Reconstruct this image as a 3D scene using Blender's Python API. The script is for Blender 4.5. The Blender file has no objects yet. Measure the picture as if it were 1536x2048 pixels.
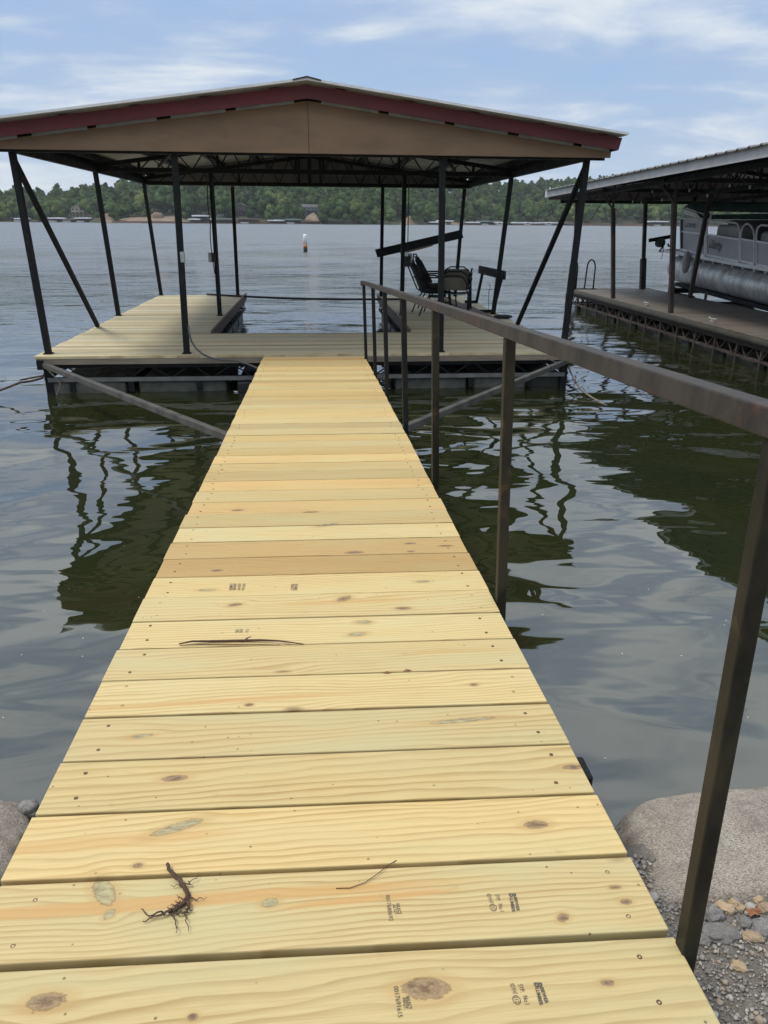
import bpy, math, random
import numpy as np
from mathutils import Vector, Matrix, noise as mnoise

random.seed(11)
RND = random.Random(5)
col = bpy.context.scene.collection
scene = bpy.context.scene

# ------------------------------------------------------------------ camera
FPX = 1480.0
PIT, YAW, ROL, HC = math.radians(21.4), math.radians(5.4), math.radians(0.4), 2.15
_f = Vector((math.sin(YAW)*math.cos(PIT), math.cos(YAW)*math.cos(PIT), -math.sin(PIT)))
_r0 = Vector((math.cos(YAW), -math.sin(YAW), 0)); _u0 = _r0.cross(_f)
_r = _r0*math.cos(ROL) + _u0*math.sin(ROL)
_u = _u0*math.cos(ROL) - _r0*math.sin(ROL)
EYE = Vector((0, 0, HC))
def ray(x, y): return _f*FPX + _r*(x-768) - _u*(y-1024)
def atz(x, y, z=0.0):
    d = ray(x, y); return EYE + d*((z-HC)/d.z)
def aty(x, y, Y):
    d = ray(x, y); return EYE + d*(Y/d.y)
def atx(x, y, X):
    d = ray(x, y); return EYE + d*(X/d.x)
RA, RB = 0.90, 0.041                      # walkway surface: z = RA - RB*y
def atr(x, y, lift=0.0):
    d = ray(x, y); return EYE + d*((RA+lift-HC)/(d.z + RB*d.y))
def rz(y): return RA - RB*y

cam = bpy.data.cameras.new('camera'); camo = bpy.data.objects.new('camera', cam); col.objects.link(camo)
camo.matrix_world = Matrix(((_r.x, _u.x, -_f.x, 0), (_r.y, _u.y, -_f.y, 0), (_r.z, _u.z, -_f.z, HC), (0, 0, 0, 1)))
cam.sensor_fit = 'VERTICAL'; cam.sensor_height = 36.0; cam.sensor_width = 27.0
cam.lens = 36.0*FPX/2048; cam.clip_start = 0.05; cam.clip_end = 9000
scene.camera = camo
scene.render.resolution_x = 768; scene.render.resolution_y = 1024

# ------------------------------------------------------------------ objects
def tag(o, label=None, cat=None, group=None, kind=None):
    if label: o['label'] = label
    if cat: o['category'] = cat
    if group: o['group'] = group
    if kind: o['kind'] = kind
    return o
def empty(name, loc, label=None, cat=None, group=None, kind=None):
    o = bpy.data.objects.new(name, None); o.empty_display_size = .2
    o.location = loc; col.objects.link(o)
    return tag(o, label, cat, group, kind)
def wloc(o):
    v = Vector((0, 0, 0))
    while o is not None:
        v += Vector(o.location); o = o.parent
    return v
def copy_tree(o, parent=None):
    c = o.copy(); col.objects.link(c); c.parent = parent
    for ch in list(o.children): copy_tree(ch, c)
    return c

class MB:
    def __init__(s): s.v = []; s.f = []; s.c = []; s.rn = None
    def _add(s, vs, fs):
        b = len(s.v); s.v += [tuple(p) for p in vs]
        for f in fs:
            s.f.append(tuple(b+i for i in f)); s.c.append(s.rn)
        return s
    def box(s, c, d, R=None):
        c = Vector(c); h = Vector(d)*.5; vs = []
        for x in (-1, 1):
            for y in (-1, 1):
                for z in (-1, 1):
                    p = Vector((x*h.x, y*h.y, z*h.z))
                    if R is not None: p = R @ p
                    vs.append(c+p)
        return s._add(vs, [(0,1,3,2),(4,6,7,5),(0,4,5,1),(2,3,7,6),(0,2,6,4),(1,5,7,3)])
    def bar(s, p0, p1, w, h=None, up=(0,0,1)):
        h = h or w; p0 = Vector(p0); p1 = Vector(p1); d = (p1-p0).normalized(); up = Vector(up)
        if abs(d.dot(up)) > .98: up = Vector((0,1,0))
        sx = d.cross(up).normalized(); sz = sx.cross(d).normalized(); vs = []
        for p in (p0, p1):
            for a, b in ((-1,-1),(1,-1),(1,1),(-1,1)): vs.append(p+sx*(a*w/2)+sz*(b*h/2))
        return s._add(vs, [(3,2,1,0),(4,5,6,7),(0,1,5,4),(1,2,6,5),(2,3,7,6),(3,0,4,7)])
    def tube(s, pts, r, n=8, cap=True):
        pts = [Vector(p) for p in pts]; k = len(pts); rr = r if isinstance(r, (list, tuple)) else [r]*k
        vs = []; prev = None
        for i, p in enumerate(pts):
            t = (pts[min(i+1, k-1)] - pts[max(i-1, 0)]).normalized()
            if prev is None:
                a = Vector((0,0,1)) if abs(t.z) < .9 else Vector((1,0,0))
                sx = t.cross(a).normalized()
            else:
                sx = (prev - t*prev.dot(t)).normalized()
            prev = sx; sy = t.cross(sx)
            for j in range(n):
                a = 2*math.pi*j/n; vs.append(p+(sx*math.cos(a)+sy*math.sin(a))*rr[i])
        fs = []
        for i in range(k-1):
            for j in range(n):
                fs.append((i*n+j, i*n+(j+1)%n, (i+1)*n+(j+1)%n, (i+1)*n+j))
        if cap: fs += [tuple(range(n-1, -1, -1)), tuple((k-1)*n+j for j in range(n))]
        return s._add(vs, fs)
    def lathe(s, c, prof, n=16, axis='z'):
        vs = []; c = Vector(c)
        for (r, h) in prof:
            for j in range(n):
                a = 2*math.pi*j/n; x, y = r*math.cos(a), r*math.sin(a)
                vs.append(c + (Vector((x, y, h)) if axis == 'z' else Vector((x, h, y))))
        fs = []
        for i in range(len(prof)-1):
            for j in range(n): fs.append((i*n+j, i*n+(j+1)%n, (i+1)*n+(j+1)%n, (i+1)*n+j))
        fs += [tuple(range(n-1, -1, -1)), tuple((len(prof)-1)*n+j for j in range(n))]
        return s._add(vs, fs)
    def prism(s, poly, ext):
        e = Vector(ext); k = len(poly); vs = [Vector(p) for p in poly] + [Vector(p)+e for p in poly]
        fs = [tuple(range(k-1, -1, -1)), tuple(range(k, 2*k))]
        for i in range(k): fs.append((i, (i+1)%k, k+(i+1)%k, k+i))
        return s._add(vs, fs)
    def build(s, name, m, parent=None, loc=None, smooth=False, bevel=0, seg=1):
        if loc is not None: o0 = Vector(loc)
        elif parent is not None: o0 = wloc(parent)
        else:
            a = np.array(s.v); o0 = Vector(((a[:,0].min()+a[:,0].max())/2, (a[:,1].min()+a[:,1].max())/2, a[:,2].min()))
        me = bpy.data.meshes.new(name)
        me.from_pydata([(p[0]-o0.x, p[1]-o0.y, p[2]-o0.z) for p in s.v], [], s.f)
        if any(c is not None for c in s.c):
            at = me.attributes.new('rnd', 'FLOAT_COLOR', 'FACE')
            arr = np.array([list(c or (0,0,0))+[1.0] for c in s.c], dtype=np.float32).ravel()
            at.data.foreach_set('color', arr)
        me.materials.append(m)
        if smooth: me.polygons.foreach_set('use_smooth', [True]*len(me.polygons))
        me.update()
        o = bpy.data.objects.new(name, me); col.objects.link(o)
        if parent is not None: o.parent = parent
        else: o.location = o0
        if bevel:
            b = o.modifiers.new('bevel', 'BEVEL'); b.width = bevel; b.segments = seg; b.limit_method = 'ANGLE'; b.harden_normals = False
        return o

def ico(sub):
    import bmesh
    bm = bmesh.new(); bmesh.ops.create_icosphere(bm, subdivisions=sub, radius=1)
    v = np.array([p.co[:] for p in bm.verts]); f = np.array([[q.index for q in p.verts] for p in bm.faces]); bm.free()
    return v, f
ICO = {k: ico(k) for k in (1, 2, 3, 4, 5, 6)}

def tri_object(name, V, F, m, parent=None, loc=(0,0,0), rnd=None, smooth=False):
    V = np.asarray(V, dtype=np.float32) - np.array(loc if parent is None else wloc(parent), dtype=np.float32)
    F = np.asarray(F, dtype=np.int32); k = F.shape[1]
    me = bpy.data.meshes.new(name)
    me.vertices.add(len(V)); me.vertices.foreach_set('co', V.ravel())
    me.loops.add(F.size); me.loops.foreach_set('vertex_index', F.ravel())
    me.polygons.add(len(F)); me.polygons.foreach_set('loop_start', np.arange(0, F.size, k, dtype=np.int32))
    me.polygons.foreach_set('loop_total', np.full(len(F), k, dtype=np.int32))
    if smooth: me.polygons.foreach_set('use_smooth', np.ones(len(F), dtype=bool))
    if rnd is not None:
        at = me.attributes.new('rnd', 'FLOAT_COLOR', 'FACE')
        a = np.ones((len(F), 4), dtype=np.float32); a[:, :3] = rnd; at.data.foreach_set('color', a.ravel())
    me.update(calc_edges=True); me.validate()
    me.materials.append(m)
    o = bpy.data.objects.new(name, me); col.objects.link(o)
    if parent is not None: o.parent = parent
    else: o.location = loc
    return o

def fbm(p, s, oct=4, seed=0.0):
    return mnoise.fractal(Vector((p[0]*s+seed, p[1]*s-seed*.7, p[2]*s+seed*1.3)), 1.0, 2.0, oct)
def stone(c, r, sub=4, seed=0., rough=.18, power=2.6, flat=1.0, scale=2.2, fine=0.03):
    """rounded irregular stone: superellipsoid with noise"""
    V, F = ICO[sub]; out = []
    for v in V:
        n = (abs(v[0])**power + abs(v[1])**power + abs(v[2])**power)**(-1/power)
        p = v*n
        d = 1 + rough*fbm(p, scale, 3, seed) + fine*fbm(p, scale*5, 4, seed+9)
        out.append((c[0]+p[0]*r[0]*d, c[1]+p[1]*r[1]*d, c[2]+p[2]*r[2]*d*flat))
    return np.array(out), F
HAZE = .0001; SUN_E = 2.3; EXPO = 0.0; CLOUD_LOC = (1.1,9.4,0)
# ------------------------------------------------------------------ materials
class NT:
    def __init__(s, name):
        s.m = bpy.data.materials.new(name); s.m.use_nodes = True; s.t = s.m.node_tree; s.n = s.t.nodes; s.n.clear()
        s.out = s.n.new('ShaderNodeOutputMaterial'); s.b = s.n.new('ShaderNodeBsdfPrincipled')
        s.t.links.new(s.b.outputs[0], s.out.inputs[0])
    def put(s, inp, v):
        if v is None: return
        if hasattr(v, 'is_linked') or isinstance(v, bpy.types.NodeSocket): s.t.links.new(v, inp)
        else:
            if isinstance(v, (tuple, list)) and len(v) == 3 and inp.type == 'RGBA': v = (*v, 1)
            inp.default_value = v
    def math(s, op, a, b=None, c=None, clamp=False):
        n = s.n.new('ShaderNodeMath'); n.operation = op; n.use_clamp = clamp
        s.put(n.inputs[0], a); s.put(n.inputs[1], b); s.put(n.inputs[2], c); return n.outputs[0]
    def vm(s, op, a, b=None):
        n = s.n.new('ShaderNodeVectorMath'); n.operation = op; s.put(n.inputs[0], a); s.put(n.inputs[1], b)
        return n.outputs['Value'] if op in ('LENGTH', 'DOT_PRODUCT', 'DISTANCE') else n.outputs[0]
    def coord(s, kind='Object'):
        return s.n.new('ShaderNodeTexCoord').outputs[kind]
    def pos(s): return s.n.new('ShaderNodeNewGeometry').outputs['Position']
    def mapv(s, v, scale=(1,1,1), loc=(0,0,0), rot=(0,0,0)):
        n = s.n.new('ShaderNodeMapping'); s.put(n.inputs[0], v); n.inputs['Scale'].default_value = scale
        n.inputs['Location'].default_value = loc; n.inputs['Rotation'].default_value = rot; return n.outputs[0]
    def noise(s, v, scale, detail=4, rough=.55, dist=0.0, col=False):
        n = s.n.new('ShaderNodeTexNoise'); s.put(n.inputs['Vector'], v); s.put(n.inputs['Scale'], scale)
        n.inputs['Detail'].default_value = detail; n.inputs['Roughness'].default_value = rough; n.inputs['Distortion'].default_value = dist
        return n.outputs['Color'] if col else n.outputs['Fac']
    def vor(s, v, scale, feature='F1', out='Distance', rand=1.0):
        n = s.n.new('ShaderNodeTexVoronoi'); n.feature = feature; s.put(n.inputs['Vector'], v); s.put(n.inputs['Scale'], scale)
        n.inputs['Randomness'].default_value = rand
        return n.outputs[out]
    def ramp(s, f, stops, interp='LINEAR'):
        n = s.n.new('ShaderNodeValToRGB'); n.color_ramp.interpolation = interp; s.put(n.inputs[0], f)
        e = n.color_ramp.elements
        while len(e) < len(stops): e.new(.5)
        for i, (p, c) in enumerate(stops):
            e[i].position = p; e[i].color = (*c, 1) if isinstance(c, (tuple, list)) else (c, c, c, 1)
        return n.outputs[0]
    def mr(s, f, a, b, c=0., d=1., smooth=True):
        n = s.n.new('ShaderNodeMapRange'); n.interpolation_type = 'SMOOTHSTEP' if smooth else 'LINEAR'
        s.put(n.inputs[0], f)
        for i, v in enumerate((a, b, c, d)): n.inputs[1+i].default_value = v
        return n.outputs[0]
    def mix(s, f, a, b, mode='MIX'):
        n = s.n.new('ShaderNodeMix'); n.data_type = 'RGBA'; n.blend_type = mode
        s.put(n.inputs[0], f); s.put(n.inputs[6], a); s.put(n.inputs[7], b); return n.outputs[2]
    def sep(s, v):
        n = s.n.new('ShaderNodeSeparateXYZ'); s.put(n.inputs[0], v); return n.outputs
    def comb(s, x, y, z):
        n = s.n.new('ShaderNodeCombineXYZ')
        for i, v in enumerate((x, y, z)): s.put(n.inputs[i], v)
        return n.outputs[0]
    def attr(s, name='rnd'):
        n = s.n.new('ShaderNodeAttribute'); n.attribute_name = name; return n.outputs['Color']
    def bump(s, h, strength=.3, dist=.01, normal=None):
        n = s.n.new('ShaderNodeBump'); s.put(n.inputs['Height'], h); n.inputs['Strength'].default_value = strength
        n.inputs['Distance'].default_value = dist
        if normal is not None: s.put(n.inputs['Normal'], normal)
        return n.outputs[0]
    def done(s, color=None, rough=.6, metal=0., normal=None, spec=None, ior=None, **kw):
        b = s.b
        if color is not None: s.put(b.inputs['Base Color'], color)
        s.put(b.inputs['Roughness'], rough); b.inputs['Metallic'].default_value = metal
        if normal is not None: s.put(b.inputs['Normal'], normal)
        if spec is not None: b.inputs['Specular IOR Level'].default_value = spec
        if ior is not None: b.inputs['IOR'].default_value = ior
        return s.m

def simple(name, c1, c2=None, scale=3., rough=.6, metal=0., bump=.15, bscale=40., dist=.004, stretch=(1,1,1), spec=None):
    t = NT(name); p = t.mapv(t.pos(), stretch)
    c2 = c2 or tuple(x*.75 for x in c1)
    f = t.ramp(t.noise(p, scale, 6, .62), [(.35, 0.), (.65, 1.)])
    return t.done(t.mix(f, c1, c2), rough, metal, t.bump(t.noise(p, bscale, 4), bump, dist), spec)

# knots and streaks on the walkway (real features of the boards), read off the planks: x, y, half length, half width, angle
def _k(px, py, a, b, rot=0.0, tone=0):
    p = atr(px, py); return (p.x, p.y, a, b, rot, tone)
KNOTS = [_k(350,1556,.030,.011,.05,0), _k(356,1655,.055,.013,.35,1), _k(208,1783,.040,.018,-1.0,1), _k(219,1829,.012,.009,.9,1),
         _k(852,1977,.040,.020,-.05,0), _k(1072,1650,.026,.012,0,0), _k(1126,1836,.012,.009,.5,2), _k(92,2003,.032,.016,.05,0),
         _k(1145,1534,.024,.010,0,0), _k(655,1050,.055,.014,.35,1), _k(925,1441,.090,.009,.06,1), _k(1230,1775,.012,.005,0,0),
         _k(1252,1804,.012,.007,0,0), _k(276,1732,.010,.007,0,2), _k(1215,1966,.012,.006,0,0), _k(386,2035,.009,.007,0,2),
         _k(284,1472,.028,.008,.1,1), _k(498,1410,.012,.008,0,2), _k(948,1370,.012,.007,0,0), _k(715,1268,.030,.012,.1,1),
         _k(728,1244,.026,.012,0,1), _k(688,1198,.030,.017,.6,0), _k(806,1217,.028,.012,-.1,0), _k(470,1210,.026,.012,.2,0),
         _k(845,1163,.026,.010,0,1), _k(413,1180,.030,.010,0,1), _k(433,1141,.026,.012,0,0), _k(708,1105,.040,.016,0,0),
         _k(820,1087,.026,.012,0,0), _k(822,1103,.018,.010,0,0), _k(475,1020,.030,.015,.1,0), _k(622,1024,.040,.014,0,0),
         _k(540,1806,.016,.010,.2,1)]
STREAKS = [(atr(330,1797).x, atr(330,1797).y, .62, .018, .0, .75), (atr(740,1790).x, atr(740,1790).y, .20, .010, .04, .75),
           (atr(200,1680).x, atr(200,1680).y, .32, .022, .02, .45), (atr(420,1400).x, atr(420,1400).y, .48, .013, .02, .6),
           (atr(700,1200).x, atr(700,1200).y, .30, .016, .0, .6), (atr(900,1300).x, atr(900,1300).y, .2, .014, .0, .35)]

def wood(name, base, late, tintg, knots=None, streaks=None, ringscale=34., small=True, gray=0., var=.35):
    t = NT(name); P = t.pos(); R = t.attr(); r = t.sep(R); x, y, z = t.sep(P)[0:3]
    off = t.math('MULTIPLY', r[0], 37.0); off2 = t.math('MULTIPLY', r[1], 13.0)
    warp = None; kd = None; kt = None
    if knots:
        def kfield(kn_, prev):         # chained on the previous knot so that the shader stays small          # squared elliptical distance to one knot, and the cross coordinate
            kx, ky, a, b, rot, tone = kn_
            if prev is None: o_ = (kx, ky, 0)
            else: o_ = t.comb(t.math('MULTIPLY_ADD', prev, 1e-8, kx), ky, 0.0)
            s_ = t.sep(t.vm('SUBTRACT', P, o_)); c, s = math.cos(rot), math.sin(rot)
            u = t.math('ADD', t.math('MULTIPLY', s_[0], c/a), t.math('MULTIPLY', s_[1], s/a))
            w = t.math('ADD', t.math('MULTIPLY', s_[0], -s/b), t.math('MULTIPLY', s_[1], c/b))
            return t.math('ADD', t.math('MULTIPLY', u, u), t.math('MULTIPLY', w, w)), w
        for kn_ in knots:
            d2, w = kfield(kn_, warp)
            g = t.math('DIVIDE', 1.0, t.math('ADD', 1.0, t.math('MULTIPLY', d2, .35)))
            sw = t.math('MULTIPLY', t.math('MULTIPLY', w, g), .95*kn_[3])
            warp = sw if warp is None else t.math('ADD', warp, sw)
        for kn_ in knots:
            d2, w = kfield(kn_, kd if kd is not None else warp); kd = d2 if kd is None else t.math('MINIMUM', kd, d2)
        for kn_ in knots:
            if kn_[5] == 1:
                d2, w = kfield(kn_, kt if kt is not None else kd); kt = d2 if kt is None else t.math('MINIMUM', kt, d2)
    bx = t.math('ADD', x, off); by = t.math('ADD', y, off2)
    lowv = t.comb(t.math('MULTIPLY', bx, .9), t.math('MULTIPLY', by, 3.2), off)
    low = t.noise(lowv, 1.0, 3, .5)
    yy = t.math('ADD', by, t.math('MULTIPLY', low, .16))
    if small:
        vv = t.comb(t.math('MULTIPLY', bx, 1.5), t.math('MULTIPLY', by, 5.0), 0.0)
        sd = t.vor(vv, 1.0); rc = t.sep(t.vor(vv, 1.0, out='Color'))[0]
        gate = t.math('GREATER_THAN', rc, .72)
        bulge = t.math('MULTIPLY', t.mr(sd, 0., .30, 1., 0.), gate)
        yy = t.math('ADD', yy, t.math('MULTIPLY', bulge, .02))
    if warp is not None: yy = t.math('SUBTRACT', yy, warp)
    dens = t.math('ADD', ringscale, t.math('MULTIPLY', r[2], ringscale*.9))
    wig = t.noise(t.comb(t.math('MULTIPLY', bx, 3.), t.math('MULTIPLY', by, 25.), 0.), 1., 3)
    ph = t.math('ADD', t.math('MULTIPLY', yy, dens), t.math('MULTIPLY', wig, .8))
    saw = t.math('FRACT', ph)
    line = t.ramp(saw, [(0., 0.), (.45, .12), (.80, .85), (.90, 1.), (1., .0)])
    amp = t.math('MULTIPLY', line, t.mr(t.noise(t.comb(t.math('MULTIPLY', bx, .7), t.math('MULTIPLY', by, 9.), 3.), 1., 3), .3, .7, .45, 1.15))
    fib = t.noise(t.comb(t.math('MULTIPLY', bx, 6.), t.math('MULTIPLY', by, 240.), 0.), 1., 3, .6)
    c = t.mix(amp, base, late)
    c = t.mix(t.mr(fib, .35, .75, 0., .42), c, late)
    c = t.mix(t.math('MULTIPLY', t.mr(t.noise(t.comb(t.math('MULTIPLY', bx, 1.3), t.math('MULTIPLY', by, 6.), 7.), 1., 4), .42, .72), .75), c, tintg)
    warm = (base[0]*1.0, base[1]*.82, base[2]*.62)
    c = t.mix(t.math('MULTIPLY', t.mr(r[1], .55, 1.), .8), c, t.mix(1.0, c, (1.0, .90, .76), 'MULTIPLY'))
    c = t.mix(t.mr(r[2], .84, .90), c, t.mix(1.0, c, (.90, .80, .70), 'MULTIPLY'))
    br = t.math('ADD', 1.0-var*.5, t.math('MULTIPLY', r[0], var))
    c = t.mix(1.0, c, t.comb(br, br, br), 'MULTIPLY')
    if streaks:
        for (sx, sy, a, b, rot, k) in streaks:
            s_ = t.sep(t.vm('SUBTRACT', P, t.comb(t.math('MULTIPLY_ADD', t.sep(c)[0], 1e-6, sx), sy, 0.0)))
            u = t.math('MULTIPLY', s_[0], 1/a); w = t.math('MULTIPLY', t.math('ADD', s_[1], t.math('MULTIPLY', low, .02)), 1/b)
            w = t.math('ADD', w, t.math('MULTIPLY', s_[0], -rot/b))
            d2 = t.math('ADD', t.math('MULTIPLY', u, u), t.math('MULTIPLY', w, w))
            c = t.mix(t.mr(d2, .35, 1.4, k, 0.), c, (base[0]*.88, base[1]*.66, base[2]*.48))
    if small:
        ks = t.math('MULTIPLY', t.mr(sd, .03, .075, 1., 0.), gate)
        c = t.mix(t.math('MULTIPLY', ks, .8), c, (.16, .085, .04))
    # dark specks and scuffs
    sp = t.vor(P, 19., out='Distance'); c = t.mix(t.mr(sp, .035, .075, .75, 0.), c, (.10, .06, .03))
    scuff = t.mr(t.noise(t.comb(t.math('MULTIPLY', bx, 14.), t.math('MULTIPLY', by, 16.), 0.), 1., 5, .7), .60, .78, 0., .45)
    scm = t.mr(t.noise(t.comb(t.math('MULTIPLY', bx, 1.6), t.math('MULTIPLY', by, 5.), 11.), 1., 2), .50, .66)
    c = t.mix(t.math('MULTIPLY', scuff, scm), c, (.22, .17, .09))
    if kd is not None:
        kn = t.noise(t.mapv(P, (60,130,1)), 1., 5, .65)
        kd = t.math('ADD', kd, t.math('MULTIPLY', t.math('SUBTRACT', kn, .5), 1.9))
        kf = t.noise(t.mapv(P, (38,120,1)), 1., 5, .6)
        kr = t.math('FRACT', t.math('ADD', t.math('MULTIPLY', kd, 2.3), t.math('MULTIPLY', kf, .6)))
        kc = t.mix(kr, (.19,.12,.07), (.34,.24,.14))
        kc = t.mix(t.mr(kf, .50, .64, 0., .85), kc, (.10,.06,.035))
        kc = t.mix(t.mr(kd, .0, .35, .75, 0.), kc, (.11,.065,.04))
        if kt is not None: kc = t.mix(t.mr(kt, 1.5, 3.0, 1., 0.), kc, t.mix(t.mr(kf, .35, .68), (.42,.38,.21), (.20,.18,.11)))
        c = t.mix(t.mr(kd, 1.0, 5.2, .55, 0.), c, (base[0]*.80, base[1]*.66, base[2]*.55))
        c = t.mix(t.mr(kd, .55, 1.35, .88, 0.), c, kc)
        c = t.mix(t.mr(t.math('ABSOLUTE', t.math('SUBTRACT', kd, 1.05)), 0., .28, .42, 0.), c, (.10, .06, .035))
    if gray: c = t.mix(gray, c, (.20, .19, .16))
    h = t.math('ADD', t.math('MULTIPLY', line, -.35), t.math('MULTIPLY', fib, .5))
    return t.done(c, .62, 0., t.bump(h, .35, .0012), spec=.35)

M = {}
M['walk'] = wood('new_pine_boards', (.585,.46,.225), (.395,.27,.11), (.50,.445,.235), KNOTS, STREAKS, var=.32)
M['deck'] = wood('treated_deck_boards', (.60,.535,.36), (.34,.28,.165), (.49,.475,.32), None, None, ringscale=26., var=.42)
M['olddeck'] = wood('old_deck_boards', (.17,.145,.125), (.10,.082,.07), (.15,.135,.12), None, None, ringscale=26., gray=.25, var=.4)
M['fascia_wood'] = simple('edge_board_wood', (.27,.22,.16), (.16,.13,.10), 2., .8, stretch=(1,8,8))
M['plank_brown'] = simple('brown_plank', (.15,.10,.075), (.07,.05,.04), 3., .75, stretch=(2,1,8))
M['darkbumper'] = simple('mossy_dark_bumper', (.055,.052,.042), (.03,.03,.026), 5., .85)
M['galvlight'] = simple('pale_soffit_strip', (.36,.36,.34), (.26,.26,.25), 6., .6)
def painted(name, base, worn, rust, amount=.5, rough=.42, spec=.22):
    t = NT(name); p = t.pos()
    n1 = t.noise(t.mapv(p, (3,3,1.2)), 2.2, 8, .68); n2 = t.noise(p, 26., 6, .7)
    n3 = t.noise(p, 7., 5, .6, .4)
    c = t.mix(t.mr(n1, .5-.25*amount, .80-.2*amount), base, worn)
    c = t.mix(t.math('MULTIPLY', t.mr(n3, .56, .66), t.mr(n2, .42, .6)), c, rust)
    c = t.mix(t.mr(n2, .60, .72, 0., .8), c, base)
    return t.done(c, t.mr(n1, .3, .7, rough, rough+.25), 0., t.bump(n2, .25, .002), spec)
M['steel'] = painted('black_painted_steel', (.009,.011,.011), (.017,.018,.017), (.035,.025,.018), .3, .5)
M['rail'] = painted('weathered_rail_paint', (.020,.020,.020), (.062,.053,.046), (.085,.048,.036), .9, .48)
M['railpost'] = painted('weathered_post_paint', (.010,.010,.008), (.042,.037,.022), (.075,.05,.024), .65, .45)
M['oldsteel'] = painted('old_brown_steel', (.04,.034,.032), (.085,.07,.062), (.11,.055,.04), .6, .6)
M['galv'] = simple('galvanised_steel', (.20,.20,.19), (.13,.13,.12), 6., .5, .3)
M['armsteel'] = painted('grey_arm_steel', (.045,.043,.04), (.10,.095,.085), (.08,.055,.04), .8, .5)
M['red'] = simple('red_painted_board', (.14,.022,.026), (.10,.018,.021), 2., .65, stretch=(1,1,4))
M['white'] = simple('white_trim_metal', (.75,.76,.74), (.60,.61,.60), 5., .5)
M['sheet'] = simple('roof_sheet', (.48,.47,.43), (.36,.34,.30), 3., .6)
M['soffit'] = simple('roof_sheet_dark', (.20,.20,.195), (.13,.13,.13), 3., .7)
M['rubber'] = simple('black_rubber', (.018,.018,.019), (.03,.03,.03), 8., .7)
M['floatblack'] = simple('black_float', (.012,.013,.012), (.03,.03,.024), 4., .55)
M['floatgrey'] = simple('grey_float_casing', (.13,.13,.11), (.06,.062,.05), 5., .85, bump=.4)
M['conduit'] = simple('grey_conduit', (.10,.10,.10), (.07,.07,.07), 8., .5)
M['rope'] = simple('weathered_rope', (.26,.22,.17), (.14,.12,.09), 30., .9)
M['root'] = simple('dry_root', (.10,.055,.035), (.05,.028,.02), 60., .9)
M['leaf'] = simple('dry_leaf', (.30,.12,.045), (.16,.07,.03), 40., .7)
M['screw'] = simple('screw_head', (.17,.11,.06), (.08,.06,.04), 80., .5, .4)
M['ink'] = simple('stamp_ink', (.06,.055,.05), (.13,.115,.08), 220., .8)
M['sling'] = simple('dark_sling_fabric', (.030,.029,.030), (.045,.042,.04), 120., .85)
M['cream'] = simple('tan_sling_fabric', (.23,.21,.17), (.18,.16,.13), 120., .85)
M['boxgrey'] = simple('grey_outlet_box', (.42,.43,.42), (.30,.31,.30), 12., .5)
M['plasticwhite'] = simple('white_plastic', (.80,.80,.78), (.7,.7,.68), 8., .4)
M['orange'] = simple('orange_band', (.50,.17,.06), (.4,.14,.05), 8., .5)
M['foam'] = simple('black_cover', (.016,.016,.018), (.03,.03,.032), 20., .9)

t = NT('tan_gable_panel'); p = t.pos()
c = t.mix(t.mr(t.noise(t.mapv(p, (1.2,1,4)), 1.3, 6), .35, .7), (.245,.155,.088), (.19,.122,.072))
c = t.mix(t.mr(t.noise(t.mapv(p, (14,1,.8)), 1.5, 4), .62, .8, 0., .35), c, (.20,.14,.09))
M['gable'] = t.done(c, .7, 0., t.bump(t.noise(p, 30., 4), .1, .003))

def rock(name, c1, c2, c3, stripes=0.):
    t = NT(name); p = t.pos()
    n = t.noise(p, 5., 8, .7); g = t.noise(t.mapv(p, (1,2.6,1.6), rot=(0,0,.5)), 150., 6, .8); v = t.vor(p, 230.)
    c = t.mix(t.mr(n, .35, .65), c1, c2)
    c = t.mix(t.mr(g, .42, .60, 0., 1.0), c, c3)
    c = t.mix(t.mr(t.noise(t.mapv(p, (1,1.5,1)), 11., 6, .7), .50, .68, 0., .55), c, c3)
    c = t.mix(t.math('MULTIPLY', t.mr(v, .12, .3, .35, 0.), t.mr(t.noise(p, 14., 3), .5, .65)), c, (.55,.52,.48))
    h = t.math('ADD', t.math('MULTIPLY', n, 1.2), t.math('MULTIPLY', g, .6))
    if stripes:
        st = t.noise(t.mapv(p, (5,5,60), rot=(.25,.1,0)), 1.6, 6, .7)
        z = t.sep(t.n.new('ShaderNodeNewGeometry').outputs['Normal'])[2]
        k = t.mr(z, .35, .85, 1., .12)
        c = t.mix(t.math('MULTIPLY', t.mr(st, .45, .62, 0., stripes), k), c, (.085,.075,.06))
        h = t.math('ADD', h, t.math('MULTIPLY', t.math('MULTIPLY', st, k), 1.6))
    return t.done(c, .92, 0., t.bump(h, .9, .008), spec=.2)
M['rock'] = rock('grey_limestone', (.54,.48,.41), (.42,.37,.31), (.17,.15,.125), .8)
M['gravelstone'] = (lambda t: t.done(t.mix(t.sep(t.attr())[2], t.mix(t.sep(t.attr())[1], (.17,.16,.142), (.42,.395,.36)), (.34,.27,.20)), .9, 0., t.bump(t.noise(t.pos(), 300., 4), .5, .001), spec=.2))(NT('loose_gravel'))
M['gravel'] = rock('gravel_stone', (.33,.30,.265), (.23,.21,.185), (.12,.108,.095))
M['pebble_grey'] = rock('grey_pebble', (.36,.35,.33), (.26,.25,.24), (.17,.16,.15))
M['pebble_tan'] = simple('tan_pebble', (.44,.33,.21), (.34,.25,.15), 40., .8)
M['pebble_brown'] = simple('brown_pebble', (.27,.19,.13), (.36,.29,.18), 50., .8)

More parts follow.
